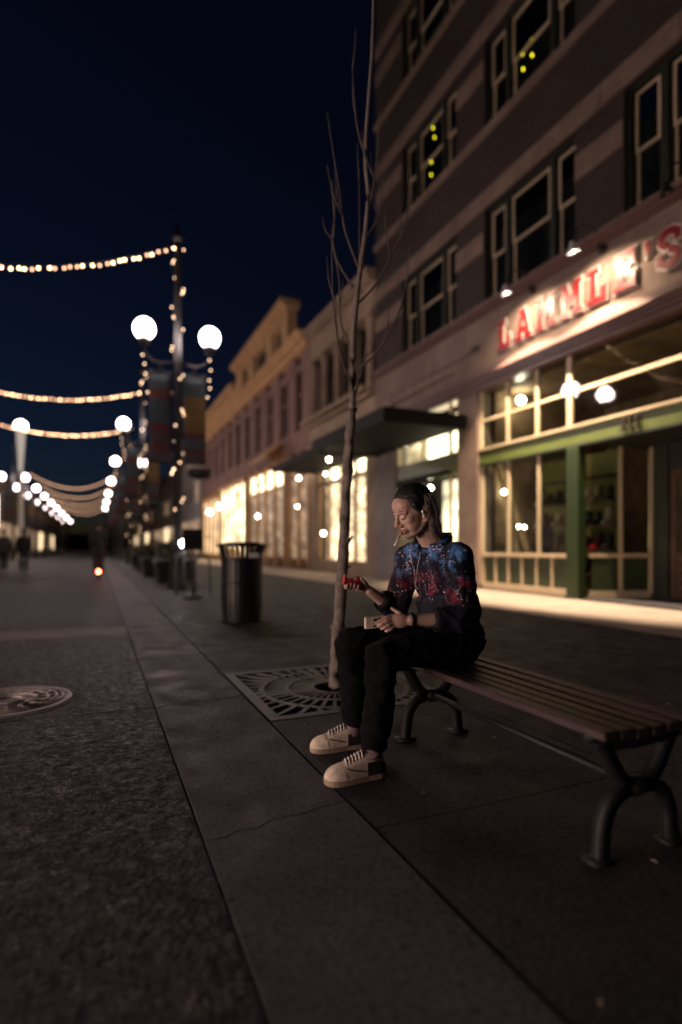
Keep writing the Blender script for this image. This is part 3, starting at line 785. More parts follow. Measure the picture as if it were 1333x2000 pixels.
# buildings along the left side outside the picture, so the street is closed on that side
far_building('left_building', 'brick building across the street outside the left edge', -24, -9.3, -8, 18, 11, 'brick', -1, .1, 8, 'fillE')  # its glowing low windows are an added fill light, out of view
far_building('left_building', 'stone building across the street outside the left edge, beside the brick one', -24, -9.2, 19, 45, 12, 'stone', -1, .1, 9)

# ================================================================== STREET LAMPS
def banner_mat(name, stops):
    k = NT(name); o = k.obj(); sp = k.n('ShaderNodeSeparateXYZ'); k.l(o, sp.inputs[0])
    mr = k.n('ShaderNodeMapRange'); mr.inputs[1].default_value = 3.2; mr.inputs[2].default_value = 5.5; k.l(sp.outputs[2], mr.inputs[0])
    r = k.n('ShaderNodeValToRGB'); r.color_ramp.interpolation = 'CONSTANT'; e = r.color_ramp.elements
    while len(e) < len(stops): e.new(.5)
    for i, (p, c) in enumerate(stops): e[i].position = p; e[i].color = (*c, 1)
    k.l(mr.outputs[0], r.inputs[0]); k.col(k.mix(.25, r.outputs[0], k.ramp(k.noise(o, 5), [(.3, .1), (.7, .6)]), 'MULTIPLY'))
    k.b.inputs['Roughness'].default_value = .7
    return k.m
BLUE, RED, YEL, PUR = (.035, .058, .080), (.085, .018, .020), (.15, .092, .03), (.055, .040, .055)
M['banner1'] = banner_mat('banner print blue', [(0, PUR), (.12, RED), (.2, PUR), (.32, RED), (.42, BLUE), (.68, RED), (.8, BLUE)])
M['banner2'] = banner_mat('banner print yellow', [(0, PUR), (.1, RED), (.16, BLUE), (.28, RED), (.34, YEL), (.5, (.22, .13, .05)), (.53, YEL), (.74, BLUE)])

def lamp_post():
    r = empty('street_lamp', (0, 0, 0))
    MB().lathe([(.26, 0), (.26, .12), (.21, .18), (.20, .75), (.23, .80), (.16, .92), (.12, 1.05)], 16).build('base', M['iron'], r, True)
    n = 24; vs = []; zs = [(.105, 1.0), (.10, 3), (.085, 5.4), (.07, 8.9)]
    for rr, z in zs: vs += [((rr*(1 if k % 2 else .86))*math.cos(2*math.pi*k/n), (rr*(1 if k % 2 else .86))*math.sin(2*math.pi*k/n), z) for k in range(n)]
    fs = [(i*n+k, i*n+(k+1) % n, (i+1)*n+(k+1) % n, (i+1)*n+k) for i in range(3) for k in range(n)]+[tuple(range(3*n, 4*n))]
    MB().add(vs, fs).build('pole', M['iron'], r)
    MB().lathe([(.09, 8.85), (.12, 8.9), (.13, 9.0), (.05, 9.12), (.02, 9.3)], 14).build('finial', M['iron'], r, True)
    for s in (-1, 1):
        pts = [(s*.08, 0, 5.75), (s*.35, 0, 5.68), (s*.62, 0, 5.72), (s*.8, 0, 5.92), (s*.81, 0, 6.12)]
        MB().tube(pts, [.04, .036, .034, .034, .036], 8, up=(0, 1, 0)).tube([(s*.07, 0, 5.3), (s*.3, 0, 5.45), (s*.5, 0, 5.68)], .02, 6, up=(0, 1, 0)).build('arm', M['iron'], r, True)
        MB().lathe([(.05, 6.08), (.12, 6.14), (.15, 6.24), (.13, 6.28)], 16, (s*.81, 0, 0)).build('globe_holder', M['iron'], r, True)
        MB().ell((s*.81, 0, 6.50), (.255, .255, .27), nu=16, nv=10).build('globe', M['globe'], r, True)
        pl = bpy.data.lights.new('globe_light', 'POINT'); pl.energy = 39.5*.262**2*GLOBE; pl.color = (1, .78, .75); pl.shadow_soft_size = .274; pl.use_soft_falloff = False
        po = bpy.data.objects.new('globe_light', pl); COL.objects.link(po); po.parent = r; po.location = (s*.81, 0, 6.50)
        for z in (5.5, 3.18): MB().tube([(s*.06, 0, z), (s*.76, 0, z)], .014, 6, up=(0, 1, 0)).build('banner_rod', M['iron'], r)
        vs = []; fs = []
        for j in range(9):
            for i in range(5):
                u, v = i/4, j/8; vs.append((s*(.14+.56*u), .02*math.sin(v*5+u*3), 3.19+2.3*v))
        fs = [(j*5+i, j*5+i+1, (j+1)*5+i+1, (j+1)*5+i) for j in range(8) for i in range(4)]
        b = MB().add(vs, fs).build('banner', M['banner1'] if s < 0 else M['banner2'], r, True)
        sm = b.modifiers.new('thick', 'SOLIDIFY'); sm.thickness = .006
    MB().lathe([(.04, 3.15), (.26, 3.2), (.33, 3.35), (.30, 3.4)], 16, (.55, -.0, -.35)).build('hanging_basket', M['iron'], r, True)
    return r
LP = lamp_post()
right_rows = [(15, 'nearest twin globe street lamp with banners on the right of the street'), (27, 'second twin globe street lamp down the right kerb'), (39, 'third twin globe street lamp down the right kerb'), (51, 'fourth twin globe street lamp down the right kerb'), (63, 'fifth twin globe street lamp down the right kerb'), (75, 'sixth twin globe street lamp far down the right kerb'), (87, 'seventh twin globe street lamp far down the right kerb')]
left_rows = [(y, lab) for y, lab in ((51, 'nearest lit lamp on the left pavement at the picture edge'), (60, 'second lit globe lamp from the left picture edge'), (69, 'third lit globe lamp of the left receding row'), (79, 'fourth lit globe lamp of the left receding row'), (90, 'fifth lit globe lamp of the left receding row'), (103, 'sixth lit globe lamp of the left receding row'), (118, 'seventh lit globe lamp of the left receding row'), (135, 'farthest lit globe lamp of the left receding row'))]
def drop_lights(o):
    for ch in list(o.children):
        if ch.type == 'LIGHT': bpy.data.objects.remove(ch)
first = True
for y, lab in right_rows:
    o = LP if first else copy_tree(LP); first = False
    o.location = (1.9, y, 0); tag(o, lab, 'street lamp', 'twin globe street lamps')
    if y > 56: drop_lights(o)
for y, lab in left_rows:
    o = copy_tree(LP); o.location = (-6.0, y, 0)
    if y > 62: drop_lights(o)
    tag(o, lab, 'street lamp', 'twin globe street lamps')

# ---- fairy lights wound on the posts
def wrap(x, y, lab, seed, n, mb):
    rnd = random.Random(seed)
    r = tag(empty('wrapped_lights', (x, y, 1.2)), lab, 'string lights', 'fairy lights wound on lamp posts')
    pts = [(x+.12*math.cos(a), y+.12*math.sin(a), 1.3+7.4*a/44) for a in np.linspace(0, 44, 180)]
    MB().tube(pts, .006, 4).build('cable', M['cable'], r)
    for k in range(n):
        a = rnd.uniform(0, 44); t = (x+.15*math.cos(a), y+.15*math.sin(a), 1.3+7.4*a/44)
        MB().ell(t, .019, nu=8, nv=6).build('bulb', M[mb], r, True)
    for s in (-1, 1):
        for k in range(5 if n > 20 else 2):
            MB().ell((x+s*(.81+rnd.uniform(-.08, .08)), y+rnd.uniform(-.1, .1), 5.95-k*.24-.1*rnd.random()), .019, nu=8, nv=6).build('bulb', M[mb], r, True)
wrap(1.9, 15, 'fairy lights wound round the nearest street lamp post', 1, 44, 'bulbdim')
wrap(1.9, 27, 'fairy lights wound round the second street lamp post', 2, 36, 'bulbdim')
wrap(1.9, 39, 'fairy lights wound round the third street lamp post', 3, 24, 'bulbdim')

# ---- strings of bulbs across the street
def string(y, x0, x1, z0, z1, zmin, xm, n, m, rb, lab, dy=0, jit=.02):
    rnd = random.Random(int(y*7))
    r = tag(empty('string_lights', ((x0+x1)/2, y, zmin)), lab, 'string lights', 'bulb strings across the street')
    def z(x): return zmin+(z0-zmin)*((x-xm)/(x0-xm))**2 if x < xm else zmin+(z1-zmin)*((x-xm)/(x1-xm))**2
    pts = [(x, y+dy*(x-x1)/(x0-x1), z(x)+.03) for x in np.linspace(x0, x1, 50)]
    MB().tube(pts, .007, 4).build('cable', M['cable'], r)
    for k in range(n):
        x = x0+(x1-x0)*(k+.5+rnd.uniform(-.3, .3))/n
        MB().ell((x, y+dy*(x-x1)/(x0-x1)+rnd.uniform(-jit, jit), z(x)-.03+rnd.uniform(-jit, jit)), rb, nu=8, nv=6).build('bulb', M['bulb_low'] if m == 'bulb' and rnd.random() < .5 else M[m], r, True)
string(15, -6.0, 1.85, 8.0, 8.72, 7.42, -2.9, 50, 'bulb', .028, 'highest and nearest string of warm bulbs across the night sky')
string(27, -6.0, 1.85, 8.0, 8.0, 7.32, -2.2, 56, 'bulb', .033, 'second string of warm bulbs, ending at the second lamp post')
string(39, -6.0, 1.85, 8.5, 8.6, 7.95, -2.1, 60, 'bulb', .038, 'third string of warm bulbs, just below the second one')
for k, y in enumerate((63, 75, 87, 99, 112)):
    string(y, -6.0, 1.85, 8.2, 8.6, 6.9-.0*k, -2.0, 70, 'bulbfar', .05, ['fourth', 'fifth', 'sixth', 'seventh', 'farthest'][k]+' dim string of bulbs low over the far street')

# ---- lit pylon on the left pavement and small lights
py = tag(empty('light_pylon', (-4.9, 45.5, 0)), 'tall slim lit column with a bright cap at the left edge', 'light column')
MB().lathe([(.3, 0), (.3, .3), (.16, .4), (.14, 6.2), (.2, 6.3)], 14, (-4.9, 45.5, 0)).build('shaft', M['label'], py, True)
MB().lathe([(.12, 6.31), (.30, 9.2), (.34, 9.3)], 16, (-4.9, 45.5, 0)).build('diffuser', emit('pylon diffuser', (1, .84, .72), .45, False), py, True)
MB().lathe([(.34, 9.32), (.42, 9.45), (.34, 9.75), (.08, 9.9)], 16, (-4.9, 45.5, 0)).build('cap', emit('pylon cap', (1, .86, .66), 25, False), py, True)
vs_ = tag(empty('lit_sign', (-9.0, 57, 2.6)), 'bright vertical lit sign hanging on the left building', 'sign')
MB().box(-9.25, -7.9, 57, 57.25, 2.7, 5.6).build('lightbox', emit('lit sign face', (1, .86, .68), 9, False), vs_)
MB().box(-9.3, -7.85, 57.26, 57.34, 2.6, 5.7).build('back_frame', M['iron'], vs_)

# ================================================================== YOUNG TREE
tr = tag(empty('young_tree', (1.63, 3.925, 0)), 'slender bare young tree growing from the iron grate beside the man', 'tree')
M['twig'] = mat('twig bark', (.085, .07, .058), .85, var=.3, scale=30)
TP = [(1.631,3.925,-.10),(1.636,3.923,.1),(1.652,3.916,.354),(1.677,3.905,.698),(1.694,3.898,1.004),(1.704,3.894,1.31),(1.722,3.886,1.616),(1.736,3.88,1.884),(1.751,3.874,2.075)]
TU = [(1.751,3.874,2.0),(1.758,3.871,2.2),(1.758,3.871,2.534),(1.772,3.865,2.764),(1.793,3.855,2.993),(1.821,3.843,3.223),(1.849,3.831,3.452),(1.863,3.825,3.682),(1.845,3.833,3.911),(1.849,3.831,4.141),(1.87,3.822,4.447),(1.891,3.813,4.791),(1.90,3.81,5.2)]
def interp(P, n):
    P = [Vector(p) for p in P]; res = []
    for i in range(len(P)-1):
        a, b, c, d_ = P[max(i-1, 0)], P[i], P[i+1], P[min(i+2, len(P)-1)]
        for k in range(n):
            t = k/n; res.append(.5*((2*b)+(c-a)*t+(2*a-5*b+4*c-d_)*t*t+(-a+3*b-3*c+d_)*t**3))
    res.append(P[-1]); return res
rnd = random.Random(11)
tp = interp(TP, 5); n = len(tp)
rad = [(.066 if i < 3 else 0)+.056-.020*(i/n)+rnd.uniform(-.003, .003) for i in range(n)]
rad = [.070, .060, .054]+[.049-.015*(i/n)+rnd.uniform(-.0035, .0035) for i in range(3, n)]
trk = MB().tube([(p.x+rnd.uniform(-.004, .004), p.y, p.z) for p in tp], rad, 14)
tu = interp(TU, 4); n = len(tu)
trk.tube(tu, [.026-.018*(i/n) for i in range(n)], 8)
for p, q, r0 in (((1.75,3.874,2.02), (1.79,3.86,2.09), .012), ((1.70,3.89,1.05), (1.755,3.87,1.13), .013), ((1.71,3.89,.90), (1.75,3.88,.905), .007), ((1.66,3.91,.42), (1.60,3.93,.46), .016), ((1.745,3.87,1.98), (1.712,3.88,2.05), .012)):
    trk.tube([p, tuple((a+b)/2 for a, b in zip(p, q)), q], [r0*1.3, r0, r0*.5], 7)
for z in np.arange(.3, 2.0, .16):
    k = min(range(len(tp)), key=lambda i: abs(tp[i].z-z)); a = rnd.uniform(0, 6.28)
    trk.ell((tp[k].x+rad[k]*.8*math.cos(a), tp[k].y+rad[k]*.8*math.sin(a), z), (.016, .016, .028), nu=8, nv=6)
trk.build('trunk', M['bark'], tr, True)
BR = [[(1.758,3.871,2.993),(1.652,3.916,3.185),(1.624,3.928,3.338),(1.635,3.923,3.491),(1.617,3.931,3.682),(1.582,3.946,3.9)],
 [(1.793,3.855,3.146),(1.705,3.893,3.414),(1.67,3.908,3.682),(1.624,3.928,3.988),(1.582,3.946,4.3)],
 [(1.765,3.868,2.84),(1.916,3.803,3.012),(2.039,3.75,3.261),(2.127,3.712,3.491),(2.144,3.705,3.85)],
 [(1.835,3.837,3.338),(1.933,3.795,3.529),(1.968,3.78,3.85)], [(1.863,3.825,3.529),(1.916,3.803,3.873),(1.94,3.792,4.3)],
 [(1.758,3.871,2.5),(1.694,3.95,2.75),(1.70,4.0,3.1),(1.66,4.05,3.4)], [(1.758,3.871,2.343),(1.90,3.70,2.5),(2.02,3.6,2.8),(2.06,3.55,3.2)],
 [(1.758,3.871,2.25),(1.60,3.75,2.45),(1.52,3.68,2.8),(1.50,3.66,3.2)], [(1.80,3.85,3.05),(1.85,3.95,3.4),(1.87,4.0,3.9)], [(1.757,3.871,2.15),(1.86,3.95,2.35),(1.95,4.02,2.7)], [(1.85,3.83,3.95),(1.78,3.85,4.2),(1.75,3.86,4.6)]]
for b in BR:
    bp = interp(b, 5); n = len(bp); mb = MB().tube(bp, [.0095-.007*(i/n) for i in range(n)], 7)
    for k in range(2):
        i = rnd.randrange(n//3, n); p = bp[i]; dx, dy = rnd.uniform(-.12, .12), rnd.uniform(-.12, .12); hz = rnd.uniform(.18, .4)
        mb.tube([p, p+V(dx*.7, dy*.7, hz*.45), p+V(dx, dy, hz)], [.006, .0045, .0025], 5)
    mb.build('branch', M['twig'], tr, True)

# ================================================================== LITTER BIN
tb = tag(empty('litter_bin', (1.9, 8.0, 0)), 'black slatted steel litter bin with flared rim beside the kerb', 'litter bin')
c0 = (1.9, 8.0, 0)
MB().lathe([(.25, .02), (.26, .10), (.245, .12), (.245, .86), (.25, .88)], 24, c0).build('liner', M['bin'], tb, True)
for k in range(28):
    a = 2*math.pi*k/28; c, s = math.cos(a), math.sin(a)
    pts = [(1.9+r_*c, 8+r_*s, z) for r_, z in ((.275, .05), (.285, .3), (.285, .85), (.29, .95), (.31, 1.0), (.345, 1.06))]
    MB().sweep(pts, [(-.021, -.004), (.021, -.004), (.021, .004), (-.021, .004)], up=(c, s, 0.001)).build('slat', M['bin'], tb)
for rr, z in ((.29, .10), (.297, .55), (.297, .88), (.35, 1.065)):
    MB().tube([(1.9+rr*math.cos(a), 8+rr*math.sin(a), z) for a in np.linspace(0, 2*math.pi, 37)[:-1]], .014, 6, closed=True).build('hoop', M['bin'], tb, True)
MB().lathe([(.29, 0), (.30, .03), (.27, .05)], 24, c0).build('foot', M['bin'], tb, True)
MB().lathe([(.33, 1.075), (.34, 1.09), (.2, 1.12), (.14, 1.12), (.14, 1.08)], 24, c0).build('lid', M['bin'], tb, True)
MB().box(1.93, 2.06, 7.685, 7.69, .90, .965).build('sticker', M['label'], tb)

# ================================================================== BENCH
bn = tag(empty('bench', (1.71, 2.0, 0)), 'backless slatted bench with black cast iron ends under the man', 'bench')
for yf in (1.40, 2.70):
    fm = MB()
    cx = 1.708; SEC = [(-.024, -.019), (.024, -.019), (.024, .019), (-.024, .019)]
    for s in (-1, 1):
        # lower leg: bowed arch from foot to hub ; upper arm: from hub out to the seat corner
        leg = [(cx+s*.172, yf, .012), (cx+s*.165, yf, .05), (cx+s*.158, yf, .12), (cx+s*.135, yf, .175), (cx+s*.095, yf, .215), (cx+s*.04, yf, .232), (cx, yf, .234)]
        fm.sweep(interp(leg, 3), SEC, up=(0, 1, 0))
        arm = [(cx+s*.02, yf, .225), (cx+s*.075, yf, .262), (cx+s*.115, yf, .315), (cx+s*.150, yf, .375), (cx+s*.182, yf, .418), (cx+s*.205, yf, .43)]
        fm.sweep(interp(arm, 3), SEC, up=(0, 1, 0))
        fm.box(cx+s*.172-.05, cx+s*.172+.05, yf-.032, yf+.032, 0, .018)
        fm.ell((cx+s*.208, yf, .425), (.026, .028, .026), nu=10, nv=8)
    fm.sweep([(cx-.2, yf, .405), (cx-.1, yf, .395), (cx, yf, .39), (cx+.1, yf, .395), (cx+.2, yf, .405)], SEC, up=(0, 1, 0))
    fm.ell((cx, yf, .228), (.05, .034, .035), nu=12, nv=8)
    fm.build('end_frame', M['bench_iron'], bn, True)
for k in range(6):
    x = 1.508+k*.0725
    zt = .418+.010*abs(k-2.5)/2.5
    MB().box(x-.031, x+.031, 1.325, 2.82, zt, zt+.032).build('slat', M['slat'], bn, bevel=.006)
MB().tube([(1.708, 1.40, .23), (1.708, 2.70, .23)], .016, 8).build('tie_rod', M['bench_iron'], bn, True)

# ================================================================== KERBSIDE CLUTTER
def scooter(x, y, rz, lab, tail):
    r = tag(empty('kick_scooter', (x, y, 0)), lab, 'scooter', 'electric kick scooters')
    r.rotation_euler = (0, 0, rz)
    ORI[r] = (0, 0, 0)
    MB().box(-.08, .08, -.42, .38, .10, .14).build('deck', M['iron'], r, bevel=.01)
    for yy in (-.52, .52):
        MB().tube([(0, yy+.115*math.cos(a), .115+.09*math.sin(a)) for a in np.linspace(0, 2*math.pi, 21)[:-1]], .03, 8, closed=True, up=(1, 0, 0)).build('wheel', M['iron'], r, True)
    MB().tube([(0, .5, .16), (0, .46, .5), (0, .40, 1.12)], .022, 8).tube([(0, .36, .12), (0, .5, .22)], .02, 6).build('stem', M['iron'], r, True)
    MB().tube([(-.24, .38, 1.14), (0, .40, 1.12), (.24, .38, 1.14)], .015, 6).build('handlebar', M['iron'], r, True)
    MB().tube([(0, -.38, .14), (0, -.58, .27), (0, -.66, .24)], .035, 6).build('mudguard', M['iron'], r, True)
    if tail: MB().ell((0, -.68, .26), (.05, .02, .05), nu=10, nv=8).build('tail_light', M['redlight'], r, True)
    return r
scooter(.05, 20.4, 0, 'scooter with red tail light under the rider in the street', True)
scooter(1.75, 24.2, .2, 'parked scooter with red light beside the far planter', True)
def figure(name, x, y, rz, lab, stride, coat, legs, cat='person'):
    r = tag(empty(name, (x, y, 0)), lab, cat); r.rotation_euler = (0, 0, rz); ORI[r] = (0, 0, 0)
    z = .12 if stride < 0 else 0; s = abs(stride)
    hipL, hipR = V(-.09, 0, .92+z), V(.09, 0, .92+z)
    kL, kR = V(-.09, s*.5+.02, .5+z), V(.09, -s*.3+.02, .5+z); aL, aR = V(-.09, s*.7, .09+z), V(.09, -s*.9, .11+z)
    b = MB(); b.ell((0, 0, 1.18+z), (.15, .11, .3)); b.ell((0, 0, .95+z), (.15, .11, .14))
    for h, k, a in ((hipL, kL, aL), (hipR, kR, aR)):
        b.chain([h, k, a], [.085, .06, .045]); b.chain([a+V(0, 0, -.03), a+V(0, .17, -.05)], [.04, .035])
    for q in (-1, 1):
        ey = -q*s*.4
        b.chain([(q*.19, 0, 1.42+z), (q*.24, ey-.03, 1.14+z), (q*.22, ey+.1, .9+z), (q*.21, ey+.14, .82+z)], [.06, .048, .035, .03])
    b.chain([(0, 0, 1.42+z), (0, .02, 1.56+z)], [.06, .055]); b.ell((0, .03, 1.66+z), (.075, .095, .115))
    place_mesh('body', remesh(b, .018, 3), M['farskin'], r)
    c = MB(); c.ell((0, 0, 1.2+z), (.19, .145, .32)); c.ell((0, 0, .95+z), (.185, .145, .18))
    for q in (-1, 1):
        ey = -q*s*.4; c.chain([(q*.18, 0, 1.40+z), (q*.245, ey-.03, 1.14+z), (q*.22, ey+.1, .9+z)], [.078, .066, .055])
    place_mesh('jacket', remesh(c, .02, 4), coat, r)
    t = MB()
    for h, k, a in ((hipL, kL, aL), (hipR, kR, aR)): t.chain([h, k, a+V(0, 0, .03)], [.10, .08, .065])
    place_mesh('trousers', remesh(t, .018, 3), legs, r)
    MB().ell((0, -.01, 1.685+z), (.088, .105, .105)).build('hair', M['iron'], r, True)
    return r
M['farskin'] = mat('far skin', (.30, .19, .14), .55)
coatA = mat('black coat', (.012, .012, .014), .8); coatB = mat('dark jeans', (.02, .022, .03), .85); coatC = mat('grey jacket', (.06, .055, .055), .85)
figure('person', .05, 20.35, 0, 'person in dark clothes riding a scooter away down the street', -.02, coatA, coatB)
figure('person', -2.75, 26.5, .1, 'person in black walking away near the left picture edge', .22, coatA, coatB)
figure('person', -3.55, 27.2, .05, 'person in a grey jacket leftmost at the picture edge', .2, coatC, coatA)

def planter(x, y, lab, seed):
    rnd = random.Random(seed)
    r = tag(empty('planter', (x, y, 0)), lab, 'planter', 'dark kerbside planters')
    vs = []
    for z, h in ((0, .42), (.12, .45), (.55, .52), (.62, .56), (.66, .54)): vs += [(x-h, y-h, z), (x+h, y-h, z), (x+h, y+h, z), (x-h, y+h, z)]
    fs = [(i*4+k, i*4+(k+1) % 4, (i+1)*4+(k+1) % 4, (i+1)*4+k) for i in range(4) for k in range(4)]+[(0, 1, 2, 3), (16, 17, 18, 19)]
    MB().add(vs, fs).build('tub', M['iron'], r)
    sh = MB()
    for k in range(420):
        u = rnd.uniform(0, 6.28); rr = .5*math.sqrt(rnd.random()); z = .66+rnd.random()*(.75-rr*.8); p = V(x+rr*math.cos(u), y+rr*math.sin(u), z)
        a = V(rnd.uniform(-1, 1), rnd.uniform(-1, 1), rnd.uniform(-.3, 1)).normalized(); b = a.cross(V(rnd.random(), rnd.random(), .3)).normalized()
        sh.add([p, p+a*.07+b*.03, p+a*.14, p+a*.07-b*.03], [(0, 1, 2, 3)])
    for k in range(9):
        u = rnd.uniform(0, 6.28); sh.tube([(x, y, .6), (x+.2*math.cos(u), y+.2*math.sin(u), .9), (x+.36*math.cos(u), y+.36*math.sin(u), 1.2)], [.012, .008, .004], 5)
    sh.build('shrub', M['leaf'], r)
M['leaf'] = mat('dull leaves', (.045, .055, .025), .7, var=.4, scale=20)
planter(2.1, 17.6, 'dark square planter with shrub behind the nearest street lamp', 1)
planter(2.0, 21.6, 'dark planter with shrub between the first two lamp posts', 2)
planter(2.1, 30.5, 'dark planter with shrub beyond the second lamp post', 3)
ub = tag(empty('utility_box', (2.1, 19.6, 0)), 'pale grey utility cabinet between the two planters by the kerb', 'cabinet')
MB().box(1.8, 2.4, 19.4, 19.9, .08, 1.15).build('body', M['grey_stone'], ub, bevel=.02)
MB().box(1.77, 2.43, 19.37, 19.93, 1.152, 1.2).build('lid', M['iron'], ub); MB().box(1.78, 2.42, 19.38, 19.92, 0, .078).build('base', M['iron'], ub)
sp_ = tag(empty('sign_stand', (1.83, 12.04, 0)), 'thin pole sign stand on a round base near the litter bin', 'sign stand')
MB().lathe([(.22, 0), (.22, .02), (.06, .05), (.02, .07)], 20, (1.83, 12.04, 0)).build('base', M['iron'], sp_, True)
MB().tube([(1.83, 12.04, .05), (1.83, 12.04, 1.25)], .02, 8).build('pole', M['iron'], sp_, True)
MB().box(1.62, 2.04, 12.03, 12.06, .98, 1.42).build('panel', M['iron'], sp_, bevel=.005)
rk = tag(empty('bike_rack', (1.9, 13.1, 0)), 'grey steel hoop bike rack behind the sign stand', 'bike rack')
for x in (1.62, 2.02):
    MB().tube(interp([(x, 13.0, 0), (x, 13.0, .6), (x+.06, 13.0, .8), (x+.2, 13.0, .84), (x+.3, 13.0, .78), (x+.34, 13.0, .6), (x+.34, 13.0, 0)], 4), .024, 8, up=(0, 1, 0)).build('hoop', M['grate'], rk, True)
bl = tag(empty('bollard_light', (1.93, 14.1, 0)), 'short bollard with a round white light before the nearest lamp post', 'bollard light')
MB().lathe([(.09, 0), (.09, .05), (.05, .08), (.045, 1.02)], 14, (1.93, 14.1, 0)).build('post', M['iron'], bl, True)
MB().ell((1.93, 14.06, 1.13), (.10, .06, .10), nu=14, nv=10).build('light', M['whitelight'], bl, True)

# lights and goods inside the shops; green shopfront bulbs stand in for glass reflections
for k, (x, y, z, rr, lab) in enumerate([(9.35, 11.45, 2.42, .05, 'round bulb added for a reflection at the top left of the display window'), (9.6, 11.2, 1.55, .035, 'lower left of the pair of bulbs added for reflections in the display window'), (9.6, 11.0, 1.53, .03, 'lower right of the pair of bulbs added for reflections in the display window'),
        (9.75, 11.3, 4.72, .10, 'large round lamp added for a reflection in the left transom window'), (9.2, 14.6, 3.12-.3, .06, 'round lamp above the dark shop door behind the man'),
        (7.2, 17.8, 4.0, .06, 'round soffit lamp under the far black canopy')]):
    q = tag(empty('pendant_lamp', (x, y, z)), lab, 'lamp', 'small round lamps of the shops')
    MB().ell((x, y, z), rr, nu=12, nv=8).build('bulb', M['shopbulb'], q, True)
    MB().tube([(x, y, z+rr*.9), (x, y, z+.3)], .008, 6).build('cord', M['cable'], q)
M['walllamp'] = emit('wall lamp bulb', (1, .84, .62), 45, False)
WL = [(31.9, 2.8, .08), (24.9, 2.9, .05), (24.7, 4.2, .07), (23.9, 4.6, .08), (23.6, 5.0, .06), (21.9, 4.55, .05), (21.3, 4.65, .05), (21.4, 4.0, .05), (20.4, 3.75, .05), (21.6, 1.6, .07), (43.0, 4.1, .16), (47.0, 3.9, .18), (40.5, 4.3, .14)]
WN = ['large lamp low on the bright corniced shopfront', 'small lamp at mid height beside the corniced shopfront', 'lamp at the joint of the stone and corniced buildings', 'brighter upper lamp beside the stone building edge', 'topmost lamp at the stone building edge', 'left lamp under the stone building canopy', 'right lamp under the stone building canopy', 'lower lamp under the stone building canopy', 'lamp nearest the tree trunk on the stone shopfront', 'low round lamp in the stone building shop window', 'middle of three big lamps on the far bright shopfront', 'farthest of three big lamps on the far bright shopfront', 'nearest of three big lamps on the far bright shopfront']
for (y, z, rr), lab in zip(WL, WN):
    q = tag(empty('wall_lamp', (8.75, y, z)), lab, 'lamp', 'round lamps on the shopfronts')
    MB().ell((8.5, y, z), rr, nu=12, nv=8).build('bulb', M['walllamp'], q, True)
    MB().tube([(8.82, y, z+.05), (8.6, y, z+rr+.08), (8.5, y, z+rr*.8)], .012, 6, up=(0, 1, 0)).build('bracket', M['iron'], q)
def mannequin(x, y, m, lab, h=1.0):
    r = tag(empty('mannequin', (x, y, .04)), lab, 'mannequin')
    MB().lathe([(.17, .04), (.17, .06), (.03, .09), (.02, .85)], 14, (x, y, 0)).build('stand', M['iron'], r, True)
    MB().ell((x, y, 1.2), (.13, .19, .32)).ell((x, y, 1.45), (.09, .22, .09)).rc((x, y, 1.5), .055, (x, y, 1.62), .05).build('torso', m, r, True)
    MB().lathe([(.20, 1.66), (.21, 1.67), (.09, 1.69), (.085, 1.80), (.03, 1.82)], 16, (x, y, 0)).build('hat', M['wood'], r, True)
mannequin(9.55, 10.2, mat('dark shirt', (.03, .03, .05), .8), 'dark clothed mannequin with hat in the middle display pane')
mannequin(9.6, 9.3, mat('rose shirt', (.22, .10, .09), .8), 'rose shirted mannequin with hat in the right display pane')
sh = tag(empty('display_shelf', (10.2, 10.3, 0)), 'olive shelf unit with boots behind the display window', 'shelf')
M['olive'] = mat('olive wall', (.20, .20, .05), .7)
MB().box(10.55, 10.62, 9.0, 11.6, .05, 3.2).build('back_board', M['olive'], sh)
for z in (.4, .95, 1.5, 2.05, 2.6): MB().box(10.2, 10.549, 9.02, 11.58, z, z+.035).build('shelf_board', M['wood'], sh)
rnd = random.Random(5)
for z in (.435, .985, 1.535, 2.085):
    for k in range(8):
        y = 9.2+k*.3; hgt = rnd.uniform(.28, .4); m = rnd.choice([M['wood'], M['iron'], M['cream'], M['red']])
        q = MB().prism([(10.24, z), (10.50, z), (10.50, z+hgt), (10.40, z+hgt), (10.38, z+.13), (10.24, z+.08)], 'y', y, y+.1).build('boot', m, sh)

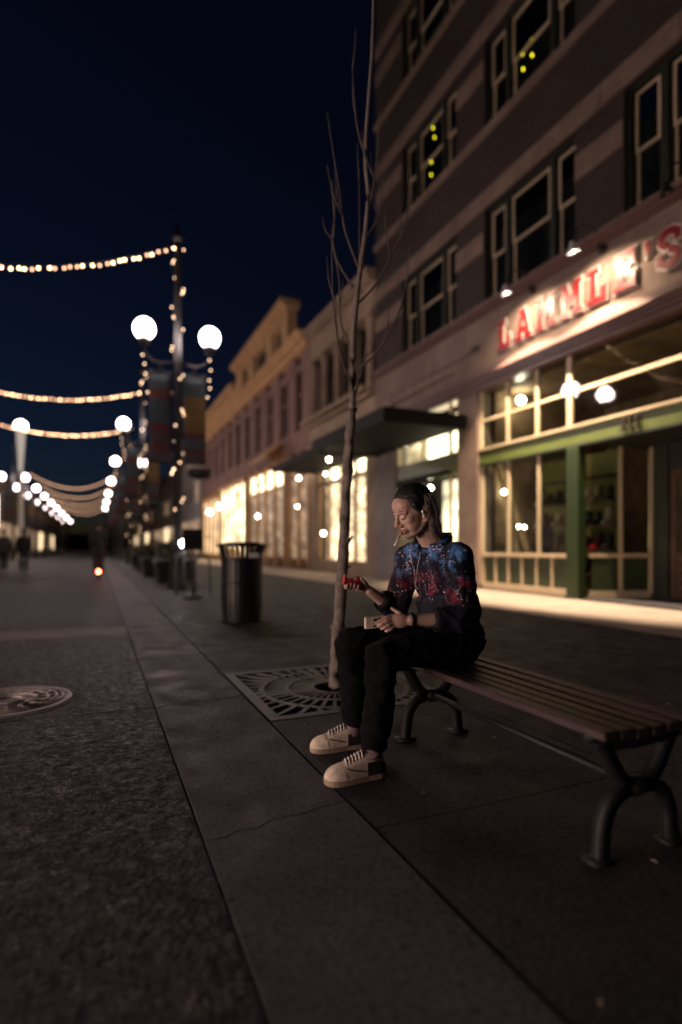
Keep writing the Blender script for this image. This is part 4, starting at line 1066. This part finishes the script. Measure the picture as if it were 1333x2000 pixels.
# ================================================================== SEATED MAN
man = tag(empty('person', (1.70, 2.55, .45)), 'seated man in dark patterned shirt and black trousers, head bowed, holding two small packs', 'person')
def skin_mat():
    k = NT('skin'); o = k.obj()
    f = k.noise(o, 14, 4); g = k.noise(o, 90, 3)
    c = k.mix(k.ramp(f, [(.3, 0), (.7, 1)]), (.42, .255, .19), (.54, .35, .27))
    c = k.mix(k.math('MULTIPLY', k.ramp(g, [(.5, 0), (.75, 1)]), .35), c, (.30, .16, .12))
    k.col(c); k.b.inputs['Roughness'].default_value = .48
    k.b.inputs['Subsurface Weight'].default_value = .12; k.b.inputs['Subsurface Radius'].default_value = (.012, .005, .003)
    k.b.inputs['Subsurface Scale'].default_value = .5
    k.bump(k.noise(o, 240, 3), .25, .002)
    return k.m
def shirt_mat():
    k = NT('galaxy print shirt'); o = k.obj()
    sp = k.n('ShaderNodeSeparateXYZ'); k.l(o, sp.inputs[0]); z = sp.outputs[2]
    base = k.mix(k.ramp(k.noise(o, 6), [(.35, 0), (.7, 1)]), (.004, .004, .007), (.012, .012, .026))
    # blue nebula clouds, mostly on chest and shoulders
    cl = k.math('MULTIPLY', k.ramp(k.noise(o, 10.5, 7, .7), [(.50, 0), (.60, 1)]), k.ramp(z, [(.42, 0), (.50, 1)]))
    c = k.mix(cl, base, (.065, .18, .40))
    # red lozenge rows at rib height
    rd = k.math('MULTIPLY', k.ramp(k.noise(o, 15, 5, .65), [(.50, 0), (.60, 1)]), k.ramp(z, [(.31, 0), (.35, 1), (.42, 1), (.49, 0)]))
    c = k.mix(rd, c, (.16, .016, .032))
    # fine pale dots
    vo = k.n('ShaderNodeTexVoronoi', i_Scale=74.0); k.l(o, vo.inputs['Vector'])
    mp = k.n('ShaderNodeMapping'); mp.inputs['Location'].default_value = (3.1, 1.7, .4); k.l(o, mp.inputs[0])
    dm = k.ramp(k.noise(mp.outputs[0], 13, 5, .7), [(.53, 0), (.60, 1)])
    dots = k.math('MULTIPLY', k.math('MULTIPLY', k.ramp(vo.outputs['Distance'], [(.22, 1), (.42, 0)]), dm), k.ramp(z, [(.30, 0), (.35, 1)]))
    c = k.mix(k.math('MULTIPLY', dots, .95), c, (.75, .58, .64))
    k.col(c); k.b.inputs['Roughness'].default_value = .72; k.b.inputs['Specular IOR Level'].default_value = .2
    k.bump(k.noise(o, 320, 2), .3, .002)
    return k.m
M['skin'] = skin_mat(); M['shirt'] = shirt_mat()
M['trouser'] = mat('black trouser cloth', (.004, .004, .0045), .9, bump=.4, bscale=260, bdist=.002, spec=.12)
M['hair'] = mat('black hair', (.006, .005, .005), .6, var=.3, scale=40, bump=.8, bscale=160)
M['hair2'] = mat('faded hair ends', (.42, .33, .29), .45, var=.4, scale=40)
M['lip'] = mat('lips', (.26, .11, .095), .45)
M['shoe'] = mat('beige suede', (.70, .57, .44), .8, var=.26, scale=26, bump=.4, bscale=220, bdist=.002)
M['sole'] = mat('dark rubber', (.02, .018, .018), .8)
M['midsole'] = mat('tan midsole', (.36, .26, .18), .8, var=.2, scale=20)
M['lace'] = mat('pale lace', (.72, .62, .54), .8)
M['sock'] = mat('plum sock', (.20, .12, .13), .9)

HC = V(1.494, 2.55, 1.234); HS = 1.05
hf = V(-.92, -.05, -.385).normalized(); hl = V(0, 0, 1).cross(hf).normalized(); hu = hf.cross(hl).normalized()
HA = (hf, hl, hu)
def H(f, l, u): return HC+(hf*f+hl*l+hu*u)*HS
def hr(*r): return tuple(x*HS for x in r)

hipL, hipR = V(1.735, 2.455, .545), V(1.735, 2.66, .545)
knL, knR = V(1.235, 2.395, .535), V(1.205, 2.69, .555)
anL, anR = V(1.165, 2.345, .125), V(1.235, 2.715, .125)
nk = V(1.640, 2.575, 1.062)
shL, shR = V(1.685, 2.408, 1.000), V(1.580, 2.742, 1.000)
elL, elR = V(1.612, 2.305, .700), V(1.530, 2.800, .700)
wrL, wrR = V(1.375, 2.360, .700), V(1.355, 2.765, .812)
tl = (shL-shR).normalized(); tf = V(0, 0, 1).cross(tl)*-1; tu_ = V(0, 0, 1)
if tf.x > 0: tf = -tf
TA = (tf, tl, tu_)

b = MB()
b.ell((1.755, 2.56, .57), (.115, .155, .115), TA); b.ell((1.74, 2.565, .72), (.105, .14, .15), TA)
b.ell((1.70, 2.57, .90), (.105, .150, .15), TA); b.rc(shL+V(.01, .02, 0), .055, shR+V(.01, -.02, 0), .055)
b.chain([nk+V(.02, 0, -.06), nk, H(-.035, 0, -.060)], [.080, .068, .062])
b.chain([hipL, knL, anL], [.082, .058, .040]); b.chain([hipR, knR, anR], [.082, .058, .040])
for a, s in ((anL, -1), (anR, 1)): b.chain([a+V(.0, 0, -.05), a+V(-.10, .0, -.075), a+V(-.16, .0, -.090)], [.028, .024, .018])
b.chain([shL, elL, wrL], [.050, .041, .0275]); b.chain([shR, elR, wrR], [.050, .041, .0275])
# left hand over the pale pack on the thigh
kL = V(1.292, 2.392, .700)
b.ell((wrL+kL)/2+V(-.008, 0, -.002), (.050, .020, .036), (V(-.93, .33, 0).normalized(), V(.33, .93, 0).normalized(), V(0, 0, 1)))
FL = [[(1.302,2.392,.722),(1.262,2.392,.716),(1.236,2.398,.704),(1.214,2.404,.690)], [(1.298,2.388,.706),(1.256,2.382,.697),(1.232,2.388,.684),(1.222,2.402,.674)],
      [(1.300,2.386,.690),(1.264,2.378,.678),(1.244,2.386,.667),(1.240,2.404,.662)], [(1.306,2.386,.676),(1.280,2.378,.662),(1.264,2.386,.653),(1.262,2.402,.650)]]
for p in FL: b.chain(p, [.0105, .0095, .0088, .0078], 10)
b.chain([(1.350, 2.385, .715), (1.330, 2.418, .738), (1.312, 2.432, .752)], [.014, .011, .0085], 10)
# right hand wrapped round the red pack
b.ell((1.315, 2.766, .838), (.046, .020, .034), (V(-.86, -.05, .50).normalized(), V(0, 1, 0), V(.5, 0, .86).normalized()))
for i in range(4):
    x = 1.276-.0215*i; zz = .838+.004*i; k = (0, .002, 0, -.008)[i]
    b.chain([(x+.026, 2.768, zz-.004), (x, 2.766, zz-.010), (x-.008, 2.742, zz-.016), (x-.010, 2.722, zz-.006+k), (x-.010, 2.716, zz+.010+k)], [.0105, .010, .0095, .0088, .0078], 10)
b.chain([(1.336, 2.750, .836), (1.308, 2.728, .862), (1.284, 2.718, .884)], [.014, .0115, .0092], 10)
# head
b.ell(H(-.018, 0, .028), hr(.098, .078, .090), HA); b.ell(H(.024, 0, -.030), hr(.068, .064, .086), HA)
b.ell(H(.018, 0, -.070), hr(.060, .058, .040), HA); b.ell(H(.070, 0, -.100), hr(.021, .026, .019), HA)
for s in (-1, 1):
    b.ell(H(.032, s*.034, -.052), hr(.046, .031, .046), HA)
    b.chain([H(-.022, s*.058, -.052), H(.02, s*.048, -.084), H(.060, s*.020, -.102)], [.018, .017, .016])
b.ell(H(.040, 0, .044), hr(.052, .064, .050), HA)
b.chain([H(.066, -.046, .016), H(.084, -.024, .022), H(.088, 0, .019), H(.084, .024, .022), H(.066, .046, .016)], [.009, .010, .010, .010, .009], 10)
for s in (-1, 1):
    b.ell(H(.048, s*.040, -.026), hr(.032, .0235, .028), HA)
    b.ell(H(.0755, s*.031, -.004), hr(.0105, .0160, .0115), HA, 12, 8)
    b.ell(H(.096, s*.0145, -.041), hr(.012, .0090, .0090), HA, 12, 8)
    b.ell(H(-.014, s*.079, -.030), hr(.019, .006, .029), (hf*.9+hl*s*-.2, (hl*s+hf*.35).normalized(), hu), 14, 10)
    b.chain([H(-.022, s*.085, -.006), H(-.035, s*.088, -.020), H(-.028, s*.086, -.044), H(-.008, s*.080, -.057)], [.0052]*4, 8)
b.chain([H(.089, 0, .012), H(.099, 0, -.012), H(.110, 0, -.033)], [.0085, .0100, .0120], 12); b.ell(H(.110, 0, -.035), .0130*HS)
b.ell(H(.078, 0, -.066), hr(.022, .030, .024), HA)
b.chain([H(.090, -.020, -.066), H(.101, 0, -.062), H(.090, .020, -.066)], [.005, .0068, .005], 10)
b.chain([H(.087, -.017, -.078), H(.096, 0, -.078), H(.087, .017, -.078)], [.0055, .0078, .0055], 10)
body_me = remesh(b, .0036, 9, .5)
place_mesh('body', body_me, M['skin'], man)
# lips, brows and lashes
lp = MB(); lp.chain([H(.0925, -.020, -.066), H(.1035, 0, -.0625), H(.0925, .020, -.066)], [.004, .0062, .004], 10)
lp.chain([H(.090, -.016, -.077), H(.099, 0, -.0775), H(.090, .016, -.077)], [.0045, .0068, .0045], 10); lp.build('lips', M['lip'], man, True)
for s in (-1, 1):
    mb = MB().chain([H(.0905, s*.013, .0235), H(.0905, s*.022, .0275), H(.0875, s*.034, .0295), H(.0755, s*.049, .0245)], [.0018, .0024, .0022, .0008], 8); mb.build('eyebrow', M['hair'], man, True)
    mb = MB().chain([H(.088, s*.017, -.0075), H(.0885, s*.031, -.0105), H(.077, s*.046, -.008)], [.0010, .0018, .0014], 8); mb.build('eyelashes', M['hair'], man, True)

# ---- hair: slicked back over the skull, longer and lighter at the nape
hc = MB(); hc.ell(H(-.025, 0, .041), hr(.098, .0825, .088), HA, 24, 16); hc.ell(H(-.07, 0, -.012), hr(.056, .072, .085), HA, 20, 12)
for s in (-1, 1): hc.chain([H(.020, s*.070, .035), H(.008, s*.0755, .0), H(.004, s*.076, -.026)], [.014, .009, .004], 10)
hcm = remesh(hc, .005, 4)
place_mesh('hair', hcm, M['hair'], man)
st = MB(); st2 = MB(); rnd = random.Random(21)
for k in range(2000):
    l0 = rnd.uniform(-.97, .97); L = l0*.084
    kk = math.sqrt(1-l0*l0*.94); lift = rnd.uniform(1.0, 1.03)
    a0 = R(rnd.uniform(22, 40)+22*abs(l0)**2); a1 = R(rnd.uniform(196, 216))
    if rnd.random() < .35: a0 += R(rnd.uniform(10, 70))
    p = []
    for j in range(10):
        a = a0+(a1-a0)*j/9
        q = lift if j else .985
        wv = .0025*math.sin(6*a+l0*9)
        p.append(H(-.023+.100*q*kk*math.cos(a), L+wv, .041+.0895*q*kk*math.sin(a)))
    n1 = rnd.randrange(3, 8); sgn = 1 if l0 > 0 else -1
    for j in range(1, n1):
        t = j/7
        p.append(p[-1]+V(.006*math.sin(3.2*t+l0*4)+.006*(1-t), sgn*.002*math.sin(5*t)-.0005, -.020))
    lighter = rnd.random() < .5 and n1 > 5 and a0 > R(95)
    m = len(p); (st2 if lighter else st).tube(p, [.001]+[.0016]*(m-3)+[.0011, .0004], 4)
# side locks swept behind the ear and waving down to the collar
for k in range(620):
    s = 1 if rnd.random() < .72 else -1; f0 = rnd.uniform(-.090, -.034); u0 = rnd.uniform(-.012, .052); ph = rnd.uniform(-.4, .4)
    dirt = rnd.uniform(.75, 1.25); out_ = rnd.uniform(-.004, .004)
    p = [H(f0+.022, s*.077, u0+.012), H(f0, s*.080, u0)]
    for j in range(1, 9):
        p.append(p[1]+hl*(s*(.0035-.0012*j+out_)+.002*math.sin(j*1.1+ph))+V(.0052*j*dirt+.005*math.sin(j*.95+ph), 0, -.0185*j))
    (st2 if rnd.random() < .66 else st).tube(p, [.001, .0015, .0016, .0016, .0016, .0015, .0014, .0012, .0009, .0004], 4)
st.build('hair_strands', M['hair'], man, True)
st2.build('hair_highlights', M['hair2'], man, True)

# ---- shirt
s_ = MB()
s_.ell((1.745, 2.56, .60), (.145, .180, .100), TA); s_.ell((1.722, 2.565, .72), (.146, .186, .165), TA)
s_.ell((1.680, 2.575, .912), (.136, .178, .165), TA); s_.rc(shL+V(.005, .02, .0), .072, shR+V(.005, -.02, .0), .072)
s_.ell((1.660, 2.575, 1.022), (.098, .125, .060), TA)
for a, e_, wr in ((shL, elL, wrL), (shR, elR, wrR)):
    m = e_+(wr-e_)*.34
    s_.chain([a+V(0, 0, -.005), (a+e_)/2+V(.01, 0, -.01), e_, m], [.074, .074, .070, .060])
sm = remesh(s_, .0065, 5, .5)
# cloth folds
n = len(sm.vertices); co = np.empty(n*3); sm.vertices.foreach_get('co', co); co = co.reshape(-1, 3); no = np.empty(n*3); sm.vertices.foreach_get('normal', no); no = no.reshape(-1, 3)
dsp = np.empty(n)
for i in range(n):
    p = co[i]; q = Vector((p[0]*13+p[2]*4, p[1]*13, p[2]*8-p[0]*5))
    w1 = noise.noise(q); w2 = noise.noise(Vector((p[0]*30, p[1]*30+7, p[2]*17)))
    dsp[i] = .014*(abs(w1)*-1.6+.35)+.004*w2
sm.vertices.foreach_set('co', (co+no*dsp[:, None]).ravel()); sm.update()
shirt_bvh = BVHTree.FromPolygons([Vector(v.co) for v in sm.vertices], [tuple(p.vertices) for p in sm.polygons])
place_mesh('shirt', sm, M['shirt'], man)
# collar: a folded band round the neck, higher behind, open in a short notch in front
pts = []
for a in np.linspace(R(24), R(336), 30):
    rr = .079+.008*abs(math.cos(a)); ff = math.cos(a)
    pts.append(nk+V(.006, 0, .010)+tf*(rr*ff)+tl*(rr*math.sin(a))+V(0, 0, -.034*ff+.004))
co_ = MB().sweep(pts, [(-.004, -.024), (.006, -.024), (.010, .0), (.004, .020), (-.004, .016)], up=(0, 0, 1))
co_.build('collar', M['shirt'], man, True)
# sleeve cuffs
for e_, wr in ((elL, wrL), (elR, wrR)):
    d_ = (wr-e_).normalized(); m = e_+(wr-e_)*.30; u_ = d_.orthogonal().normalized(); v_ = d_.cross(u_)
    pts = [m+d_*.030+(u_*math.cos(a)+v_*math.sin(a))*.054 for a in np.linspace(0, 2*math.pi, 25)[:-1]]
    MB().sweep(pts, [(-.005, -.020), (.004, -.022), (.006, .0), (.004, .018), (-.004, .018)], up=tuple(d_), closed=True).build('cuff', M['trouser'], man, True)

# pale cords hanging from the collar down the shirt front
cw = Vector(cam.location)
def pix(px, py):
    u = (px-667)/1111; v = -(py-1068)/1111
    return (V(math.sin(YAW), math.cos(YAW), 0)+V(math.cos(YAW), -math.sin(YAW), 0)*u+V(0, 0, v)).normalized()
def on_shirt(px, py, off=.004):
    h = shirt_bvh.ray_cast(cw, pix(px, py))
    if h[0] is None: return None
    return h[0]+h[1]*off if h[1].dot(pix(px, py)) < 0 else h[0]-h[1]*off
def cord(pts, r, m, name):
    P = [p for p in (on_shirt(*q) for q in pts) if p is not None]
    if len(P) > 2: return MB().tube(interp(P, 3), r, 6).build(name, m, man, True)
M['cord'] = mat('pale cord', (.60, .52, .48), .7)
cord([(803, 1078), (805, 1090), (808, 1104), (812, 1118), (813, 1132), (814, 1146)], .0016, M['cord'], 'cord')
cord([(823, 1078), (821, 1090), (818, 1104), (816, 1118), (815, 1132), (813, 1146), (810, 1158)], .0016, M['cord'], 'cord')
rnd = random.Random(8)
for x0, y0, x1, y1, nn_ in ((800, 1105, 806, 1162, 12), (818, 1112, 823, 1165, 13), (825, 1120, 836, 1160, 10), (842, 1115, 852, 1150, 9), (852, 1118, 838, 1150, 9), (880, 1148, 900, 1162, 7), (905, 1140, 888, 1165, 9), (870, 1155, 876, 1178, 6), (868, 1085, 866, 1105, 5), (780, 1110, 776, 1135, 6), (790, 1100, 783, 1128, 7), (915, 1150, 912, 1175, 7)):
    bd = MB(); got = 0
    for k in range(nn_):
        t = k/(nn_-1); p = on_shirt(x0+(x1-x0)*t+rnd.uniform(-1.2, 1.2), y0+(y1-y0)*t, .0006)
        if p is not None: bd.ell(p, rnd.uniform(.0013, .0026), nu=6, nv=5); got += 1
    if got: bd.build('bead_row', M['bead'] if 'bead' in M else M.setdefault('bead', mat('printed beads', (.75, .55, .62), .6, var=.5, scale=60)), man, True)

# ---- trousers
t_ = MB(); t_.ell((1.752, 2.56, .555), (.150, .180, .105), TA)
for h_, k_, a_ in ((hipL, knL, anL), (hipR, knR, anR)):
    hem = a_+(k_-a_)*.10
    t_.chain([h_, (h_+k_)/2+V(0, 0, .008), k_+V(0, 0, .0), (k_+hem)/2+V(.012, 0, 0), hem+V(.006, 0, 0)], [.104, .092, .078, .074, .068])
tm = remesh(t_, .0075, 5, .5)
n = len(tm.vertices); co = np.empty(n*3); tm.vertices.foreach_get('co', co); co = co.reshape(-1, 3); no = np.empty(n*3); tm.vertices.foreach_get('normal', no); no = no.reshape(-1, 3)
dsp = np.array([.017*(-abs(noise.noise(Vector((p[0]*9+3, p[1]*9, p[2]*16))))*1.6+.35)+.003*noise.noise(Vector((p[0]*28, p[1]*28, p[2]*28))) for p in co])
tm.vertices.foreach_set('co', (co+no*dsp[:, None]).ravel()); tm.update()
place_mesh('trousers', tm, M['trouser'], man)

# ---- shoes and socks
def shoe(heel, toe, nm):
    heel = Vector(heel); toe = Vector(toe); d_ = (toe-heel); L = d_.length; d_.normalize(); sd = V(-d_.y, d_.x, 0)
    def pt(u, s, z): return heel+d_*(u*L)+sd*s+V(0, 0, z)
    #        u    half-width  height
    prof = [(0.0, .022, .070), (.03, .034, .095), (.10, .040, .108), (.22, .042, .116), (.34, .043, .118), (.46, .047, .106), (.60, .052, .090), (.74, .054, .080), (.85, .051, .072), (.92, .044, .062), (.965, .033, .050), (.99, .020, .038), (1.0, .008, .028)]
    up = MB(); so = MB(); vs = []; m = 13
    for u, hw, ht in prof:
        for k in range(m):
            a = math.pi*k/(m-1); c_, s__ = math.cos(a), math.sin(a)
            vs.append(pt(u, hw*math.copysign(abs(c_)**.72, c_), .016+(ht-.016)*abs(s__)**.8))
    fs = [(i*m+k, i*m+k+1, (i+1)*m+k+1, (i+1)*m+k) for i in range(len(prof)-1) for k in range(m-1)]
    fs += [tuple(range(m)), tuple((len(prof)-1)*m+k for k in range(m))]
    s0 = up.add(vs, fs).build('shoe', M['shoe'], man, True)
    vs = []; q = []
    for u, hw, ht in prof: q.append(pt(u, (hw+.004), 0))
    for u, hw, ht in prof[::-1]: q.append(pt(u, -(hw+.004), 0))
    nq = len(q); so.add([p+V(0, 0, .001) for p in q]+[p+V(0, 0, .024) for p in q], [tuple(range(nq)), tuple(range(nq, 2*nq))]+[(i, (i+1) % nq, nq+(i+1) % nq, nq+i) for i in range(nq)])
    so.build('sole', M['midsole'], s0)
    def top(u):
        for i in range(len(prof)-1):
            if prof[i][0] <= u <= prof[i+1][0]:
                t = (u-prof[i][0])/(prof[i+1][0]-prof[i][0]); return prof[i][1]+(prof[i+1][1]-prof[i][1])*t, prof[i][2]+(prof[i+1][2]-prof[i][2])*t
    # dark tongue strip, laces across it and a dark heel patch
    tg = []
    for u in np.linspace(.34, .66, 8):
        hw, ht = top(u); tg += [pt(u, -.015, ht+.001), pt(u, 0, ht+.006), pt(u, .015, ht+.001)]
    MB().add(tg, [(i*3+k, i*3+k+1, i*3+k+4, i*3+k+3) for i in range(7) for k in range(2)]).build('tongue', M['sole'], s0, True)
    for i, u in enumerate(np.linspace(.37, .64, 6)):
        hw, ht = top(u); hw2, ht2 = top(u+.035)
        MB().tube([pt(u, -.026, ht-.006), pt(u+.01, -.012, ht+.009), pt(u+.02, .0, ht+.0115), pt(u+.03, .014, ht2+.009), pt(u+.035, .026, ht2-.006)], .0036, 6).build('lace', M['lace'], s0, True)
    for sg_ in (-1, 1):
        pts_ = []
        for u_, zf in ((.40, .30), (.48, .40), (.56, .52), (.64, .66), (.70, .80)):
            hw, ht = top(u_); a_ = math.asin(min(1, zf**1.25)); pts_.append(pt(u_, sg_*(hw*math.cos(a_)**.72+.0015), .016+(ht-.016)*zf+.001))
        MB().tube(pts_, .0022, 5).build('side_seam', M['sole'], s0, True)
    hw, ht = top(.76)
    MB().tube([pt(.76-.05*abs(math.cos(a)), hw*math.copysign(abs(math.cos(a))**.72, math.cos(a))*1.01, .016+(ht-.016)*abs(math.sin(a))**.8+.0012) for a in np.linspace(.15, math.pi-.15, 13)], .0016, 5).build('toe_seam', M['midsole'], s0, True)
    hp = []
    for u in (.0, .06, .14, .24, .36):
        hw, ht = top(u)
        for s in (-1, 1): hp += [pt(u-.012, s*(hw+.0035), .022), pt(u-.012, s*(hw*.92+.0035), ht*.72)]
    MB().add(hp, [(i*4+0, i*4+1, i*4+5, i*4+4) for i in range(4)]+[(i*4+2, i*4+3, i*4+7, i*4+6) for i in range(4)]+[(0, 1, 3, 2)]).build('heel_patch', M['sole'], s0, True)
    cl = [pt(.20+.115*math.cos(a), .034*math.sin(a), .103-.012*math.cos(a)) for a in np.linspace(0, 2*math.pi, 21)[:-1]]
    MB().tube(cl, .010, 6, closed=True).build('ankle_padding', M['sock'], s0, True)
    return s0
shoe((1.215, 2.335, 0), (.925, 2.335, 0), 'L'); shoe((1.295, 2.712, 0), (1.005, 2.740, 0), 'R')
for a_ in (anL, anR):
    MB().tube([a_+V(.0, 0, -.055), a_+V(.002, 0, 0), a_+V(.006, 0, .06), a_+V(.01, 0, .11)], [.047, .044, .045, .047], 14, up=(0, 1, 0)).build('sock', M['sock'], man, True)

# ---- things he carries
cg = tag(empty('cigarette', H(.105, 0, -.07)), 'unlit pale cigarette hanging from the mouth of the seated man', 'cigarette')
m0 = H(.098, .006, -.0705); m1 = m0+V(-.040, -.012, -.056).normalized()*.088
MB().tube([m0, m0+(m1-m0)*.28], .0043, 10).build('filter', mat('cigarette filter', (.55, .36, .20), .7), cg, True)
MB().tube([m0+(m1-m0)*.28, m1], .0043, 10).build('paper_tube', mat('cigarette paper', (.85, .78, .68), .7), cg, True)
eb = tag(empty('earbud', H(-.004, .085, -.012)), 'white wireless earbud in the ear of the seated man', 'earbud')
MB().ell(H(.000, .086, -.008), (.0085, .0075, .0085), HA).build('bud', mat('earbud white', (.8, .78, .76), .3), eb, True)
MB().tube([H(.002, .090, -.008), H(.006, .091, -.022), H(.010, .090, -.036)], [.0042, .004, .0038], 8).build('stem', bpy.data.materials['earbud white'], eb, True)
br = tag(empty('wristband', tuple(wrL)), 'black band on the wrist of the arm resting on his lap', 'wristband')
d_ = (elL-wrL).normalized(); u_ = d_.orthogonal().normalized(); v_ = d_.cross(u_)
MB().tube([wrL+d_*.006+(u_*math.cos(a)+v_*math.sin(a))*.0315 for a in np.linspace(0, 2*math.pi, 25)[:-1]], .0065, 8, closed=True, up=tuple(d_)).build('band', M['trouser'], br, True)

def pack(name, lab, c, ax, size, m_body, m_lid, marks):
    r = tag(empty(name, tuple(c)), lab, 'pack')
    a, b_, d2 = [Vector(x).normalized() for x in ax]; b_ = (b_-a*b_.dot(a)).normalized(); d2 = a.cross(b_)
    def bx(u0, u1, v0, v1, w0, w1, nm, m):
        vs = [c+a*u+b_*v+d2*w_ for w_ in (w0, w1) for v in (v0, v1) for u in (u0, u1)]
        return MB().add(vs, [(0, 1, 3, 2), (4, 5, 7, 6), (0, 1, 5, 4), (2, 3, 7, 6), (0, 2, 6, 4), (1, 3, 7, 5)]).build(nm, m, r, bevel=.0012)
    sx, sy, sz = [q/2 for q in size]
    bx(-sx, sx*.45, -sy, sy, -sz, sz, 'box_body', m_body)
    bx(sx*.45+.0006, sx, -sy, sy, -sz, sz, 'box_lid', m_lid)
    for u0, u1, v0, v1, m in marks:
        bx(u0*sx, u1*sx, v0*sy, v1*sy, sz+.0002, sz+.0009, 'print_mark', m); bx(u0*sx, u1*sx, v0*sy, v1*sy, -sz-.0009, -sz-.0002, 'print_mark', m)
    return r
PR = mat('pack red', (.42, .022, .028), .4); PW = mat('pack cream', (.72, .60, .46), .45); PK = mat('pack black', (.012, .012, .012), .4)
pack('red_pack', 'small red and white cardboard pack in his raised hand by the tree trunk', V(1.237, 2.742, .872), ((-1, 0, .12), (.12, 0, 1), (0, 1, 0)), (.092, .052, .022), PR, PR,
     [(-.3, .75, .45, .96, PW), (-.42, -.32, .2, .96, PW), (-.56, -.46, .1, .9, PW), (-.3, -.2, .0, .45, PW)])
pack('pale_pack', 'pale cardboard pack with dark print in the hand on his lap', V(1.222, 2.438, .690), ((-1, .10, -.06), (-.05, -.15, 1), (0, 1, 0)), (.098, .056, .022), PW, PW,
     [(-.2, .2, .25, .7, PK), (-.9, -.3, .1, .8, PK), (-.05, .25, -.75, -.45, PK)])
